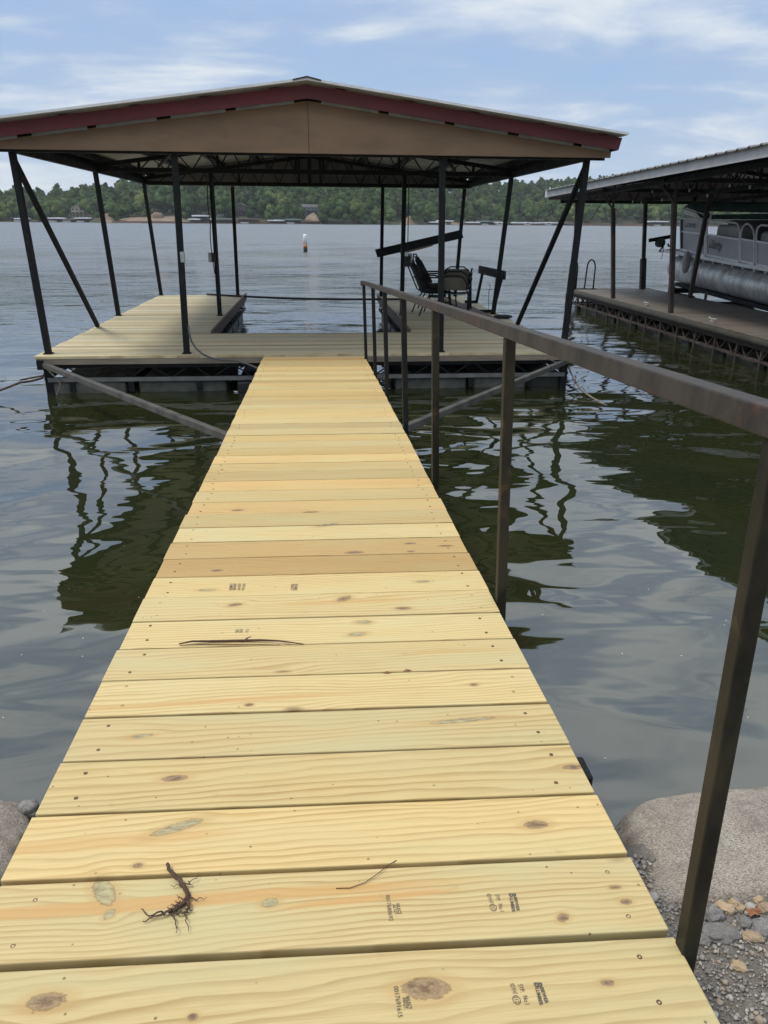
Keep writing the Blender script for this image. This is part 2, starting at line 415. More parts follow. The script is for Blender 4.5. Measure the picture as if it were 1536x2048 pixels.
def water():
    t = NT('lake_water'); P = t.pos(); s = t.sep(P)
    d = t.vm('LENGTH', t.vm('SUBTRACT', P, (0, 0, 0)))
    calm = t.mr(d, 8., 34.)                       # open water beyond the dock is choppier
    px = t.mapv(P, (1,1,1))
    w1 = t.noise(t.mapv(P, (.8,1.0,1), rot=(0,0,.25)), .95, 1.2, .4, .5)
    w2 = t.noise(t.mapv(P, (.5,1.1,1), loc=(7,3,0), rot=(0,0,-.1)), 2.6, 2, .5, .3)
    w0 = t.noise(t.mapv(P, (1,1,1), loc=(3,9,0)), .38, 1, .4)
    c1 = t.noise(t.mapv(P, (.45,1.0,1), rot=(0,0,.08)), 3.4, 4, .62, .3)
    c2 = t.noise(t.mapv(P, (.5,1.0,1), rot=(0,0,-.12)), .62, 3, .6)
    near = t.math('ADD', t.math('MULTIPLY', w1, .105), t.math('MULTIPLY', w2, .014))
    near = t.math('ADD', near, t.math('MULTIPLY', w0, .15))
    far = t.math('ADD', t.math('MULTIPLY', c1, t.mr(d, 15., 120., .085, .055)), t.math('MULTIPLY', c2, t.mr(d, 15., 120., .20, .13)))
    h = t.math('ADD', near, t.math('MULTIPLY', far, calm))
    patch = t.mr(t.noise(P, .12, 2), .35, .7, .55, 1.15)
    h = t.math('MULTIPLY', h, patch)
    nrm = t.bump(h, 1.0, 1.0)
    # wind waves out on the open lake are steeper on the side that faces the bank
    nrm = t.vm('NORMALIZE', t.vm('ADD', nrm, t.comb(0.0, t.mr(d, 12., 60., 0., -.14), 0.0)))
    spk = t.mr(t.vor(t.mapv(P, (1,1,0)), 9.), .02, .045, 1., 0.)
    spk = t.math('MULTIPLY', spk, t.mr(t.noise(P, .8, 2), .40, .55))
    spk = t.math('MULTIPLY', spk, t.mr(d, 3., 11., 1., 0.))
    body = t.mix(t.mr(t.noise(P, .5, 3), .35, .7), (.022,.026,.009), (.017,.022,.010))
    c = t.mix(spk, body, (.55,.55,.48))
    m = t.done(c, t.mr(d, 18., 160., .012, .18), 0., nrm, ior=2.2)
    return m
M['water'] = water()

def foliage(name, a, b, c_):
    t = NT(name); R = t.sep(t.attr()); p = t.pos()
    n = t.noise(p, .22, 4, .6)
    oi = t.n.new('ShaderNodeObjectInfo').outputs['Random']
    k = t.math('FRACT', t.math('ADD', R[0], oi))
    c = t.mix(k, a, b)
    c = t.mix(t.mr(t.math('ADD', t.math('MULTIPLY', n, .6), t.math('MULTIPLY', R[1], .4)), .35, .7), c, c_)
    br = t.math('ADD', .35, t.math('MULTIPLY', t.math('ADD', R[2], t.math('MULTIPLY', oi, .35)), 1.25))
    c = t.mix(1.0, c, t.comb(br, br, br), 'MULTIPLY')
    return t.done(c, .8, 0., spec=.1)
M['foliage'] = foliage('broadleaf_foliage', (.026,.052,.017), (.070,.106,.028), (.036,.068,.026))
M['foliage_light'] = foliage('light_foliage', (.075,.11,.028), (.11,.125,.038), (.06,.09,.028))
M['bark'] = simple('bark', (.11,.085,.06), (.06,.05,.04), 2., .9)
M['hillsoil'] = simple('forest_floor', (.035,.045,.02), (.055,.055,.03), .03, .95)
M['sand'] = simple('bare_bank', (.24,.18,.13), (.17,.125,.09), .08, .95)
M['redbank'] = simple('seawall', (.26,.15,.11), (.17,.11,.085), .15, .95)
for n_, c_ in dict(hwhite=(.62,.62,.60), htan=(.42,.35,.27), hdark=(.09,.075,.07), hbrown=(.23,.15,.11), hblue=(.16,.19,.25),
                   roofdark=(.08,.075,.08), roofbrown=(.24,.17,.13), roofgrey=(.33,.33,.34), roofwhite=(.86,.87,.88), glass=(.03,.035,.04), roofgreen=(.22,.30,.28)).items():
    M[n_] = simple('far_'+n_, c_, None, 1.2, .7 if n_ != 'glass' else .2)
# ------------------------------------------------------------------ walkway
wk = empty('walkway', (0, .4, .4), 'pale new pine gangway from the stony bank to the dock, with one steel handrail', 'gangway')
XL, XR = -.690, .662
mb = MB(); edges = []; k = 0; y = -.72
def skew(yv): return .042*max(0, min(1, (8.5-yv)/7.0))
def ysplit(x, yr, sk):            # a board edge: right end at yr, left end further out by sk
    return yr + sk*(XR-x)/(XR-XL)
pitch = .1975; y0 = .792 - 8*pitch
starts = []
yy = y0
while yy < 9.72:
    starts.append(yy); yy += pitch + RND.uniform(-.0025, .0025)
for i, ys in enumerate(starts):
    w = pitch - RND.choice([.005, .006, .008, .009, .011]); th = .036
    if abs(ys-.792) < .06: w = pitch-.014
    l = XL + RND.uniform(-.004, .004) + .022*max(0, min(1, (ys-1.5)/3)); r_ = XR + RND.uniform(-.004, .004)
    dz = RND.uniform(-.0015, .0015)
    mb.rn = (RND.random(), min(1, RND.random()*.8+.35*max(0, min(1, (ys-2.4)/2))), RND.random())  # farther boards tinted warmer: a view-angle effect put into the board colour
    if abs(ys-.792) < .06: mb.rn = (.35, .30, .30)
    if abs(ys-.99) < .06: mb.rn = (.45, .15, .80)
    a0, a1 = ysplit(l, ys, skew(ys)), ysplit(r_, ys, skew(ys))
    vs = []
    for xx, e in ((l, a0), (r_, a1)):
        for dy in (0, w):
            for q in (-th, 0): vs.append((xx, e+dy, rz(e+dy)+q+dz))
    mb._add(vs, [(0,1,3,2),(4,6,7,5),(0,4,5,1),(2,3,7,6),(0,2,6,4),(1,5,7,3)])
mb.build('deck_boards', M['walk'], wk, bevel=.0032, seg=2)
YE = 9.92
for sx in (-.60, 0.0, .585):
    MB().bar((sx, -.7, rz(-.7)-.036-.062), (sx, YE, rz(YE)-.036-.062), .05, .12).build('stringer', M['steel'], wk, bevel=.004)
for yv in [.3+1.2*i for i in range(8)]:
    MB().bar((-.60, yv, rz(yv)-.11), (.585, yv, rz(yv)-.11), .05, .07).build('cross_member', M['steel'], wk)
cl = MB(); cl.box((.683, 1.54, rz(1.54)-.062), (.034, .085, .04)); cl.build('hinge_bracket', M['steel'], wk, bevel=.004)

# handrail
def railz(yv): return 1.42 + (9.65-yv)*.0517
RX = lambda yv: .655 - .0035*max(0, yv-4) - (.02 if yv < 1.5 else 0)*0
pts = [(.645, .15), (.652, 2.4), (.656, 4.0), (.648, 6.9), (.628, 9.78)]
rl = MB()
for (xa, ya), (xb, yb) in zip(pts, pts[1:]):
    rl.bar((xa, ya, railz(ya)+.022), (xb, yb+.002, railz(yb)+.022), .040, .044)
rl.build('top_rail', M['rail'], wk, bevel=.004, seg=2)
for j, yv in enumerate([.955, 2.47, 4.07, 5.52, 6.94, 8.2, 9.56]):
    xb = [.680, .690, .690, .690, .682, .672, .662][j]
    xt = [.650, .652, .656, .652, .648, .640, .632][j]
    w = [.031, .036, .039, .040, .038, .038, .038][j]
    MB().bar((xb, yv, rz(yv)-.13), (xt, yv, railz(yv)), w).build('rail_post', M['railpost'] if j < 3 else M['steel'], wk, bevel=.003, seg=2)
MB().box((.628, 9.80, railz(9.8)+.012), (.044, .02, .060)).build('rail_end_cap', M['rail'], wk)

# screws
def screw_mb(px_, py_):
    z = rz(py_); m = MB()
    m.lathe((px_, py_, z), [(.0052, -.004), (.0052, .0008), (.0040, .0014), (.0014, .0002)], 8); return m
n = 0
rest = MB()
for i, ys in enumerate(starts):
    for sx in (-.60, .585):
        for q in (.045, .150):
            yv = ysplit(sx, ys, skew(ys)) + q + RND.uniform(-.012, .012)
            if yv < .75 or yv > 9.7: continue
            xs = sx + RND.uniform(-.012, .012)
            if n < 96: screw_mb(xs, yv).build('screw', M['screw'], wk); n += 1
            else:
                rest.lathe((xs, yv, rz(yv)), [(.0052, -.004), (.0052, .0008), (.0014, .0004)], 6)
tag(rest.build('screws', M['screw'], wk), kind='stuff')

# grading stamps printed on the boards; text runs between two points of the board
SL = Vector((0, -1, RB)).normalized()
def stamp(s, pa, pb, h, parent, m=None, name='lettering', bold=0.0, lift=.0016):
    A = atr(*pa); B = atr(*pb); A.z = rz(A.y)+lift; B.z = rz(B.y)+lift
    cu = bpy.data.curves.new(name, 'FONT'); cu.body = s; cu.size = 1.0; cu.offset = bold; cu.resolution_u = 3
    ob = bpy.data.objects.new(name, cu); col.objects.link(ob); bpy.context.view_layer.update()
    dg = bpy.context.evaluated_depsgraph_get(); me = bpy.data.meshes.new_from_object(ob.evaluated_get(dg))
    bpy.data.objects.remove(ob)
    co = np.array([v.co[:] for v in me.vertices]); lo, hi = co.min(0), co.max(0)
    L = (B-A).length; ex = (B-A).normalized(); N = Vector((0, RB, 1)).normalized(); ey = N.cross(ex)
    o0 = wloc(parent)
    for v in me.vertices:
        u = (v.co.x-lo[0])/(hi[0]-lo[0])*L; w = (v.co.y-lo[1])/max(.3, hi[1]-lo[1])*h
        q = A + ex*u + ey*w - o0; v.co = q
    me.name = name; me.materials.clear(); me.materials.append(m or M['ink'])
    o = bpy.data.objects.new(name, me); col.objects.link(o); o.parent = parent; return o
def outline(pa, pb, h, pad, parent):      # oval round the mill number
    A = atr(*pa); B = atr(*pb); A.z = rz(A.y)+.0016; B.z = rz(B.y)+.0016
    ex = (B-A).normalized(); N = Vector((0, RB, 1)).normalized(); ey = N.cross(ex); L = (B-A).length
    C = (A+B)/2 + ey*h/2; m = MB(); vs = []; k = 20
    for i in range(k):
        a = 2*math.pi*i/k; ca, sa = math.cos(a), math.sin(a)
        for f in (1.0, .84): vs.append(C + ex*(L/2+pad)*f*ca + ey*(h/2+pad)*f*sa)
    m._add(vs, [(2*i, 2*((i+1)%k), 2*((i+1)%k)+1, 2*i+1) for i in range(k)]); m.build('lettering', M['ink'], parent)
def bcube(pa, pb, h, parent): pass
stamp('0017688692', (771,1791), (778,1843), .0085, wk)
stamp('ACQT.', (783,1810), (790,1832), .0075, wk, bold=.01)
stamp('SELECT', (792,1808), (797,1830), .0065, wk, bold=.015)
stamp('KD19 HT', (973,1789), (979,1808), .0085, wk)
stamp('112', (981,1812), (984,1821), .0075, wk); outline((981,1812), (984,1821), .0075, .0035, wk)
stamp('SYP.', (990,1790), (993,1803), .0085, wk)
stamp('No.1', (996,1809), (1000,1824), .0085, wk)
stamp('B', (1017,1788), (1018.5,1795), .0150, wk, bold=.04)
stamp('LUMBER', (1018.5,1796), (1024,1825), .0070, wk, bold=.03)
stamp('BIEWER', (1027,1795), (1033,1823), .0070, wk, bold=.03)
stamp('0017691615', (787,1974), (796,2036), .0085, wk)
stamp('ACQT.', (803,1996), (808,2021), .0075, wk, bold=.01)
stamp('SELECT', (811,1994), (817,2020), .0065, wk, bold=.015)
stamp('KD19 HT', (1019,1969), (1026,1990), .0085, wk)
stamp('112', (1027,1996), (1031,2007), .0075, wk); outline((1027,1996), (1031,2007), .0075, .0035, wk)
stamp('SYP.', (1036,1970), (1041,1986), .0085, wk)
stamp('No.1', (1045,1993), (1050,2010), .0085, wk)
stamp('B', (1067,1966), (1069,1976), .0150, wk, bold=.04)
stamp('LUMBER', (1070,1977), (1079,2012), .0070, wk, bold=.03)
stamp('BIEWER', (1079,1976), (1090,2008), .0070, wk, bold=.03)
for (x, s) in ((458,'LUMBER'), (465,'BIEWER'), (474,'KD19 HT'), (483,'SYP. No.1'), (581,'SELECT'), (588,'0017688692')):
    stamp(s, (x+2, 1168), (x, 1181), .012, wk, bold=.01)
for (x, s) in ((470,'LUMBER'), (478,'BIEWER'), (490,'SYP. No.1')):
    stamp(s, (x+1, 1259), (x, 1266), .012, wk)

# ------------------------------------------------------------------ litter lying on the boards
def onb(px, py, lift=.004): p = atr(px, py); return Vector((p.x, p.y, rz(p.y)+lift))
st = MB()
tw = [(358,1291),(385,1287),(420,1285),(470,1283),(520,1284),(560,1286),(607,1290)]
st.tube([onb(a, b, .006+.003*math.sin(i*1.7)) for i, (a, b) in enumerate(tw)], [.0022,.0034,.0040,.0045,.004,.003,.0015], 7)
st.tube([onb(490,1283,.006), onb(497,1280,.010), onb(503,1279,.012)], [.003,.002,.001], 6)
st.tube([onb(360,1293,.004), onb(400,1291,.004), onb(500,1290,.003), onb(560,1291,.003)], [.001,.0018,.0016,.0008], 5)
tag(st.build('twig', M['root'], smooth=True), 'long thin dark twig lying across the walkway board', 'twig')
rt = MB(); rng = random.Random(4)
def rline(pts, r0, r1):
    P = []
    for i in range(len(pts)-1):
        a, b = Vector(pts[i]+(0,)), Vector(pts[i+1]+(0,))
        for q in range(4): P.append(a.lerp(b, q/4)+Vector((rng.uniform(-2.6,2.6), rng.uniform(-2.0,2.0), 0)))
    P.append(Vector(pts[-1]+(0,)))
    n = len(P); rt.tube([onb(p.x, p.y, .005+rng.uniform(0,.007)) for p in P], [r0+(r1-r0)*i/(n-1) for i in range(n)], 6)
rline([(337,1737),(343,1752),(358,1762),(368,1780),(378,1797)], .0038, .0046)
rline([(346,1756),(362,1768),(372,1786),(377,1800)], .0030, .0026)
rline([(378,1797),(370,1812),(352,1824),(335,1832),(318,1838),(286,1848)], .0046, .0010)
rline([(372,1800),(378,1815),(374,1828),(360,1834),(340,1830)], .0040, .0018)
rline([(374,1800),(366,1815),(350,1828),(330,1830),(300,1838),(283,1824)], .0036, .0010)
rline([(377,1800),(395,1804),(415,1801)], .0018, .0005)
rline([(343,1834),(350,1848),(355,1864),(353,1872)], .0016, .0005)
rline([(372,1828),(372,1845),(377,1868)], .0016, .0005)
rline([(368,1772),(382,1778),(380,1770)], .0018, .0008)
rline([(366,1778),(355,1775),(342,1780)], .0012, .0004)
rline([(378,1770),(392,1762),(400,1752)], .0010, .0004)
rline([(374,1826),(386,1826)], .0018, .0006)
for _ in range(10):
    a = rng.uniform(0, 1); cx, cy = 372-30*a, 1800+30*a
    rline([(cx, cy), (cx+rng.uniform(-14,12), cy+rng.uniform(-12,12))], .0016, .0005)
tag(rt.build('root', M['root'], smooth=True), 'small tangled dry brown root lying on the nearest stained walkway board', 'root')
s2 = MB(); s2.tube([onb(672,1778,.002), onb(700,1778,.003), onb(730,1768,.004), onb(755,1752,.006), onb(775,1735,.005), onb(793,1722,.002)], .0009, 5)
tag(s2.build('grass_strand', M['root'], smooth=True), 'fine curved reddish strand of dry grass crossing a board gap', 'grass strand')
for (a, b, lab) in ((815,1343,'small reddish leaf scrap by a board gap, right of the other scrap'), (775,1347,'tiny forked brown leaf stem at a board gap, left of the other scrap')):
    f = MB(); p = onb(a, b, .002)
    f._add([p+Vector((-.014,0,0)), p+Vector((-.002,.005,.004)), p+Vector((.014,.001,.001)), p+Vector((.001,-.004,.003)),
            p+Vector((-.014,0,-.0015)), p+Vector((-.002,.005,.0025)), p+Vector((.014,.001,-.0005)), p+Vector((.001,-.004,.0015))],
           [(0,1,2,3),(7,6,5,4),(0,4,5,1),(1,5,6,2),(2,6,7,3),(3,7,4,0)])
    tag(f.build('leaf_scrap', M['leaf']), lab, 'leaf scrap', 'leaf scraps on the walkway')

# ------------------------------------------------------------------ bank
def bankz(x, y):
    e = 1.62 + .25*math.sin(x*1.3) - (.12 if x < 0 else 0)
    s = max(0., min(1., (y-e+.35)/.9)); s = s*s*(3-2*s)
    return .50 + .06*min(12, max(0, -y)) - 1.3*s + .02*fbm((x, y, 0), 2.5, 3, 3)
nx, ny = 260, 150
V = []; 
xs = np.concatenate([np.concatenate([[-400,-120,-45,-20], np.linspace(-9, -1.6, 40)]), np.linspace(-1.6, 2.4, 190)[1:], np.linspace(2.4, 12, 40)[1:], [20,45,120,400]])
ys = np.concatenate([np.concatenate([[-300,-90,-35,-15], np.linspace(-7, .4, 25)]), np.linspace(.4, 1.7, 90)[1:], np.linspace(1.7, 4, 20)[1:]])
for yv in ys:
    for xv in xs:
        z = bankz(xv, yv)
        if .4 < yv < 1.8 and .3 < xv < 2.5: z += .005*abs(fbm((xv, yv, 0), 22, 4, 1)) + .004*fbm((xv, yv, 0), 60, 3, 7)
        V.append((xv, yv, z))
W = len(xs); F = [(j*W+i, j*W+i+1, (j+1)*W+i+1, (j+1)*W+i) for j in range(len(ys)-1) for i in range(W-1)]
o = tri_object('ground', V, F, M['gravel'], smooth=True); tag(o, 'grey gravelly lake bank beside the walkway', kind='structure')

V, F = stone((1.86, 1.525, .22), (1.02, .205, .325), 6, 3.3, .045, 8.0, scale=1.6, fine=.012)
V[:, 2] += .03*np.clip((V[:, 0]-1.0)*.5, 0, 1)
tag(tri_object('boulder', V, F, M['rock'], loc=(1.86,1.44,0), smooth=True), 'big flat-topped grey limestone slab at the water, right of the near handrail post', 'boulder')
V, F = stone((-1.475, 1.63, .215), (.62, .30, .315), 6, 8.1, .05, 7.0, scale=2.4, fine=.02)
tag(tri_object('boulder', V, F, M['rock'], loc=(-1.52,1.60,0), smooth=True), 'flat grey limestone block at the water, left of the walkway', 'boulder')
V, F = stone((-.905, 1.86, .485), (.032, .022, .018), 3, 2.1, .2, 2.5)
tag(tri_object('pebble', V, F, M['pebble_grey'], loc=(-.905,1.86,.47), smooth=True), 'small grey stone on the far corner of the left limestone block', 'stone')

def gpt(px, py): p = atz(px, py, .50); return (p.x, p.y, bankz(p.x, p.y)+.004)
def rotz(V, c, a):
    V = V.copy(); x, y = V[:, 0]-c[0], V[:, 1]-c[1]; V[:, 0] = c[0]+x*math.cos(a)-y*math.sin(a); V[:, 1] = c[1]+x*math.sin(a)+y*math.cos(a); return V
for (px, py, r, m, lab, seed, rot) in [
    (1478,1934,(.017,.013,.009),'pebble_tan','flat tan pebble lying alone on the fine gravel',1,-.6),
    (1448,1822,(.024,.014,.012),'pebble_tan','long tan pebble with a darker underside below the big boulder',2,-.5),
    (1467,1812,(.014,.012,.010),'pebble_tan','yellow-tan pebble touching the long tan pebble',3,.2),
    (1480,1822,(.012,.010,.010),'pebble_brown','small brown pebble between the tan pebbles and the orange leaf',4,.5),
    (1516,1806,(.016,.012,.010),'pebble_tan','yellowish pebble above the orange leaf',5,.5),
    (1530,1820,(.020,.014,.012),'pebble_brown','dark brown pebble right of the orange leaf',6,.1),
    (1506,1876,(.026,.015,.013),'pebble_brown','pointed brown and grey banded stone right of the flat slab',7,-.2),
    (1440,1868,(.048,.026,.014),'pebble_grey','widest flat grey slab stone among the small stones',8,-.15),
    (1425,1835,(.026,.022,.018),'pebble_grey','rounded pale grey stone just left of the tan pebbles',9,.3),
    (1404,1878,(.022,.017,.013),'pebble_grey','grey stone nearest the foot of the handrail post',10,.1),
    (1490,1850,(.017,.015,.014),'pebble_grey','lumpy speckled grey stone below the orange leaf',11,.4),
    (1526,1858,(.034,.024,.018),'pebble_grey','pale grey stone at the right picture edge',12,.2),
    (1403,1838,(.014,.012,.011),'pebble_grey','small light stone close to the post and the boulder',13,.7)]:
    c = gpt(px, py); V, F = stone(c, r, 4, seed*3.7, .28, 2.4, scale=1.8, fine=.05)
    tag(tri_object('pebble', rotz(V, c, rot), F, M[m], loc=c, smooth=True), lab, 'stone', 'loose stones below the boulder')
# orange leaf
c = Vector(gpt(1505, 1829)); c.z += .004; lf = MB(); k = 22; vs = []
for i in range(k):
    a = 2*math.pi*i/k; rr = .016*(1+.14*math.sin(5*a+.5)+.16*math.sin(8*a+1)); vs.append(c+Vector((rr*1.15*math.cos(a), rr*.85*math.sin(a), .004*math.sin(3*a)+.003)))
vs.append(c+Vector((0,0,.007))); top = len(vs); vs += [v-Vector((0,0,.0008)) for v in vs]
lf._add(vs, [(i, (i+1)%k, k) for i in range(k)] + [(top+(i+1)%k, top+i, top+k) for i in range(k)] + [(i, top+i, top+(i+1)%k, (i+1)%k) for i in range(k)])
lf.tube([c, c+Vector((-.02,-.004,.003))], .0007, 5)
tag(lf.build('dead_leaf', M['leaf'], smooth=False), 'curled orange-brown dead leaf among the stones', 'leaf')
# loose gravel too many to count
rng = np.random.RandomState(3); VV = []; FF = []; RR = []; b = 0
v0, f0 = ICO[1]; v1, f1 = ICO[2]
for i in range(17000):
    u = rng.rand(); x = .50+1.5*rng.rand()**1.3; y = .45+1.05*rng.rand(); s = .0022+.0042*rng.rand()**3
    if i % 160 == 0: s = .007+.006*rng.rand()
    v_, f_ = (v1, f1) if s > .006 else (v0, f0)
    sc = s*(1+.5*(rng.rand(3)-.3)); jit = 1+.6*(rng.rand(len(v_), 1)-.5); q = v_*jit*sc; a = rng.rand()*6.28
    q = np.stack([q[:,0]*math.cos(a)-q[:,1]*math.sin(a), q[:,0]*math.sin(a)+q[:,1]*math.cos(a), q[:,2]*.7], 1)
    VV.append(q+[x, y, bankz(x, y)+.004+s*.25]); FF.append(f_+b); b += len(v_); RR.append(np.tile([0, rng.rand(), .8 if rng.rand() < .12 else 0.], (len(f_), 1)))
tag(tri_object('gravel', np.concatenate(VV), np.concatenate(FF), M['gravelstone'], rnd=np.concatenate(RR), smooth=False), 'loose grey gravel on the bank beside the walkway', 'gravel', kind='stuff')
# ------------------------------------------------------------------ our dock
dk = empty('boat_dock', (0, 14.4, 0), 'roofed U-shaped dock with red gable fascia, tan gable panel and new plank deck', 'dock')
DZ = .50
FRONT, BACK = 10.02, 18.66
def boards(x0, x1, y0, y1, parent, mat, p=.1455, gap=.008, jig=.012):
    m = MB(); yv = y0
    while yv < y1-.03:
        m.rn = (RND.random(), RND.random(), RND.random()); w = min(p-gap-RND.uniform(0, .003), y1-yv)
        a = x0+RND.uniform(-jig, jig); b_ = x1+RND.uniform(-jig, jig)
        m.box(((a+b_)/2, yv+w/2, DZ-.019+RND.uniform(-.0012,.0012)), (b_-a, w, .038)); yv += p
    return m.build('deck_boards', mat, parent, bevel=.003)
boards(-3.62, 3.60, FRONT, 12.06, dk, M['deck'])
boards(-3.62, -1.62, 12.06+.02, BACK, dk, M['deck'])
boards(1.56, 3.60, 12.06+.02, BACK-.35, dk, M['deck'])
fm = MB()
fm.bar((-3.56, FRONT+.02, DZ-.075), (3.55, FRONT+.02, DZ-.075), .035, .07)
fm.bar((-3.58, FRONT+.02, DZ-.075), (-3.58, BACK, DZ-.075), .035, .07)
fm.bar((3.57, FRONT+.02, DZ-.075), (3.57, BACK-.36, DZ-.075), .035, .07)
fm.build('edge_board', M['fascia_wood'], dk)
inn = MB()
inn.bar((-1.60, 12.10, DZ-.03), (-1.60, BACK, DZ-.03), .035, .14); inn.bar((1.54, 12.10, DZ-.03), (1.54, BACK-.35, DZ-.03), .035, .14)
inn.bar((-1.60, 12.10, DZ-.06), (1.54, 12.10, DZ-.06), .035, .07)
inn.build('slip_edge_board', M['plank_brown'], dk)
# frame: edge angles, trusses
def edge_truss(m, p0, p1, zt, zb, step=.36):
    p0, p1 = Vector(p0), Vector(p1); L = (p1-p0).length; d = (p1-p0)/L; n = max(2, int(L/step)); 
    m.bar(p0+Vector((0,0,zt)), p1+Vector((0,0,zt)), .05, .06); m.bar(p0+Vector((0,0,zb)), p1+Vector((0,0,zb)), .045, .04)
    for i in range(n):
        a = p0+d*(L*i/n); b = p0+d*(L*(i+.5)/n); c = p0+d*(L*(i+1)/n)
        m.bar(a+Vector((0,0,zb)), b+Vector((0,0,zt)), .016); m.bar(b+Vector((0,0,zt)), c+Vector((0,0,zb)), .016)
fr = MB()
for (a, b) in [((-3.55,FRONT+.08,0),(3.52,FRONT+.08,0)), ((-3.54,FRONT+.1,0),(-3.54,BACK-.05,0)), ((3.52,FRONT+.1,0),(3.52,BACK-.4,0)),
               ((-1.64,12.15,0),(-1.64,BACK-.05,0)), ((1.58,12.15,0),(1.58,BACK-.4,0)), ((-1.6,12.02,0),(1.55,12.02,0)),
               ((-3.5,BACK-.08,0),(-1.66,BACK-.08,0)), ((1.6,BACK-.43,0),(3.5,BACK-.43,0)), ((-3.5,11.0,0),(3.5,11.0,0))]:
    edge_truss(fr, a, b, DZ-.135, .19, .52)
for x in (-3.5, 3.47): fr.box((x, FRONT+.10, .20), (.09, .09, .40))
fr.build('steel_frame', M['steel'], dk)
# bottom chord lighter galvanised
ch = MB(); ch.bar((-3.50, FRONT+.035, .185), (3.47, FRONT+.035, .185), .012, .055); ch.build('front_bottom_chord', M['galv'], dk)
# floats under the deck
def float_box(x0, x1, y0, y1, mat, top=.155, bot=-.25):
    m = MB(); m.box(((x0+x1)/2, (y0+y1)/2, (top+bot)/2), (x1-x0, y1-y0, top-bot)); return m.build('float', mat, dk, bevel=.03, seg=2)
float_box(-3.46, -2.52, FRONT+.06, 11.9, M['floatgrey'], .15)
for a, b in ((-2.36,-1.20),(-.40,.9),(1.10,2.1),(2.20,2.95)): float_box(a, b, FRONT+.10, 11.9, M['floatgrey'], .15)
float_box(-1.05, -.55, FRONT+.03, 11.9, M['floatblack'], .14); float_box(3.0, 3.5, FRONT+.12, 11.9, M['floatblack'], .17)
for i in range(5):
    y0 = 12.2+i*1.28
    float_box(-3.48, -1.68, y0, y0+1.1, M['floatblack']); 
    if i < 5: float_box(1.62, 3.48, y0, min(y0+1.1, BACK-.5), M['floatblack'])
for x in (-3.2,-2.44,-1.55,-.48,1.0,2.15,2.98):
    hb = MB(); hb.bar((x, FRONT+.045, .20), (x, FRONT+.045, .02), .07, .03, up=(0,1,0)); hb.build('float_hanger', M['steel'], dk)

# posts
def post(x0, y, x1, z1=2.90, w=.075, nm='post'):
    p = MB(); p.bar((x0, y, DZ+.012), (x1, y, z1), w, w, up=(0,1,0)); o = p.build(nm, M['steel'], dk, bevel=.004)
    q = MB(); q.box((x0, y, DZ+.007), (w+.035, w+.035, .012)); q.build('base_plate', M['steel'], o); return o
P0 = post(-3.495, 10.22, -3.55); P3 = post(-1.693, 10.15, -1.629); P9 = post(1.716, 10.12, 1.66); P12 = post(3.475, 10.22, 3.55)
P1 = post(-3.60, 14.5, -3.70, 2.93); P4 = post(-1.743, 14.46, -1.724, 2.93); P8 = post(1.675, 14.42, 1.69, 2.93); P11 = post(3.47, 14.5, 3.66, 2.93)
P2 = post(-3.575, 18.58, -3.71, 2.90); P5 = post(-1.785, 18.58, -1.753, 2.88); P7 = post(1.615, 18.22, 1.64, 2.88); P10 = post(3.40, 18.22, 3.52, 2.87)
for (a, b) in (((-3.565, 10.24, 2.86), (-3.56, 12.91, DZ+.01)), ((3.56, 10.24, 2.86), (3.52, 12.88, DZ+.01))):
    MB().bar(a, b, .06).build('diagonal_brace', M['steel'], dk, bevel=.003)
# outlet boxes and cables on the posts
def obox(p, d, parent, m='boxgrey'): 
    o = MB(); o.box(p, d); return o.build('outlet_box', M[m], parent, bevel=.006)
z = aty(365, 514, 10.15).z
obox((aty(366,514,10.15).x, 10.12, z), (.05, .07, .13), P3)
c = aty(426, 515, 14.4); obox((c.x-.01, 14.42, c.z), (.13, .10, .16), P4, 'sling'); obox((c.x-.05, 14.37, c.z), (.06, .03, .15), P4)
cb = MB(); cb.tube([(-1.70, 14.40, 2.9-.26*i + 0) if i % 2 else (-1.712, 14.395, 2.9-.26*i) for i in range(9)], .011, 6)
cb.tube([(-1.80+.012*math.sin(i*2.), 14.40, 2.9-.2*i) for i in range(8)]+[(-1.79,14.4,1.45),(-1.775,14.4,1.25)], .009, 6)
cb.build('cable', M['rubber'], P4)
cb = MB(); cb.tube([(1.765, 14.38, 2.9-.2*i+.0) for i in range(8)]+[(1.74,14.37,1.40)], .009, 6); cb.build('cable', M['rubber'], P8)
c = aty(812, 506, 14.38); obox((c.x, 14.33, c.z-.02), (.06, .05, .07), P8, 'plasticwhite'); obox((c.x+.02, 14.36, c.z-.14), (.12, .06, .20), P8, 'sling')
c = aty(820, 516, 14.38); sg = MB(); sg.box((c.x, 14.36, c.z), (.075, .006, .17)); sg.build('paper_tag', M['boxgrey'], P8)
for (p, x) in ((P0, -3.5), (P12, 3.5)): pass

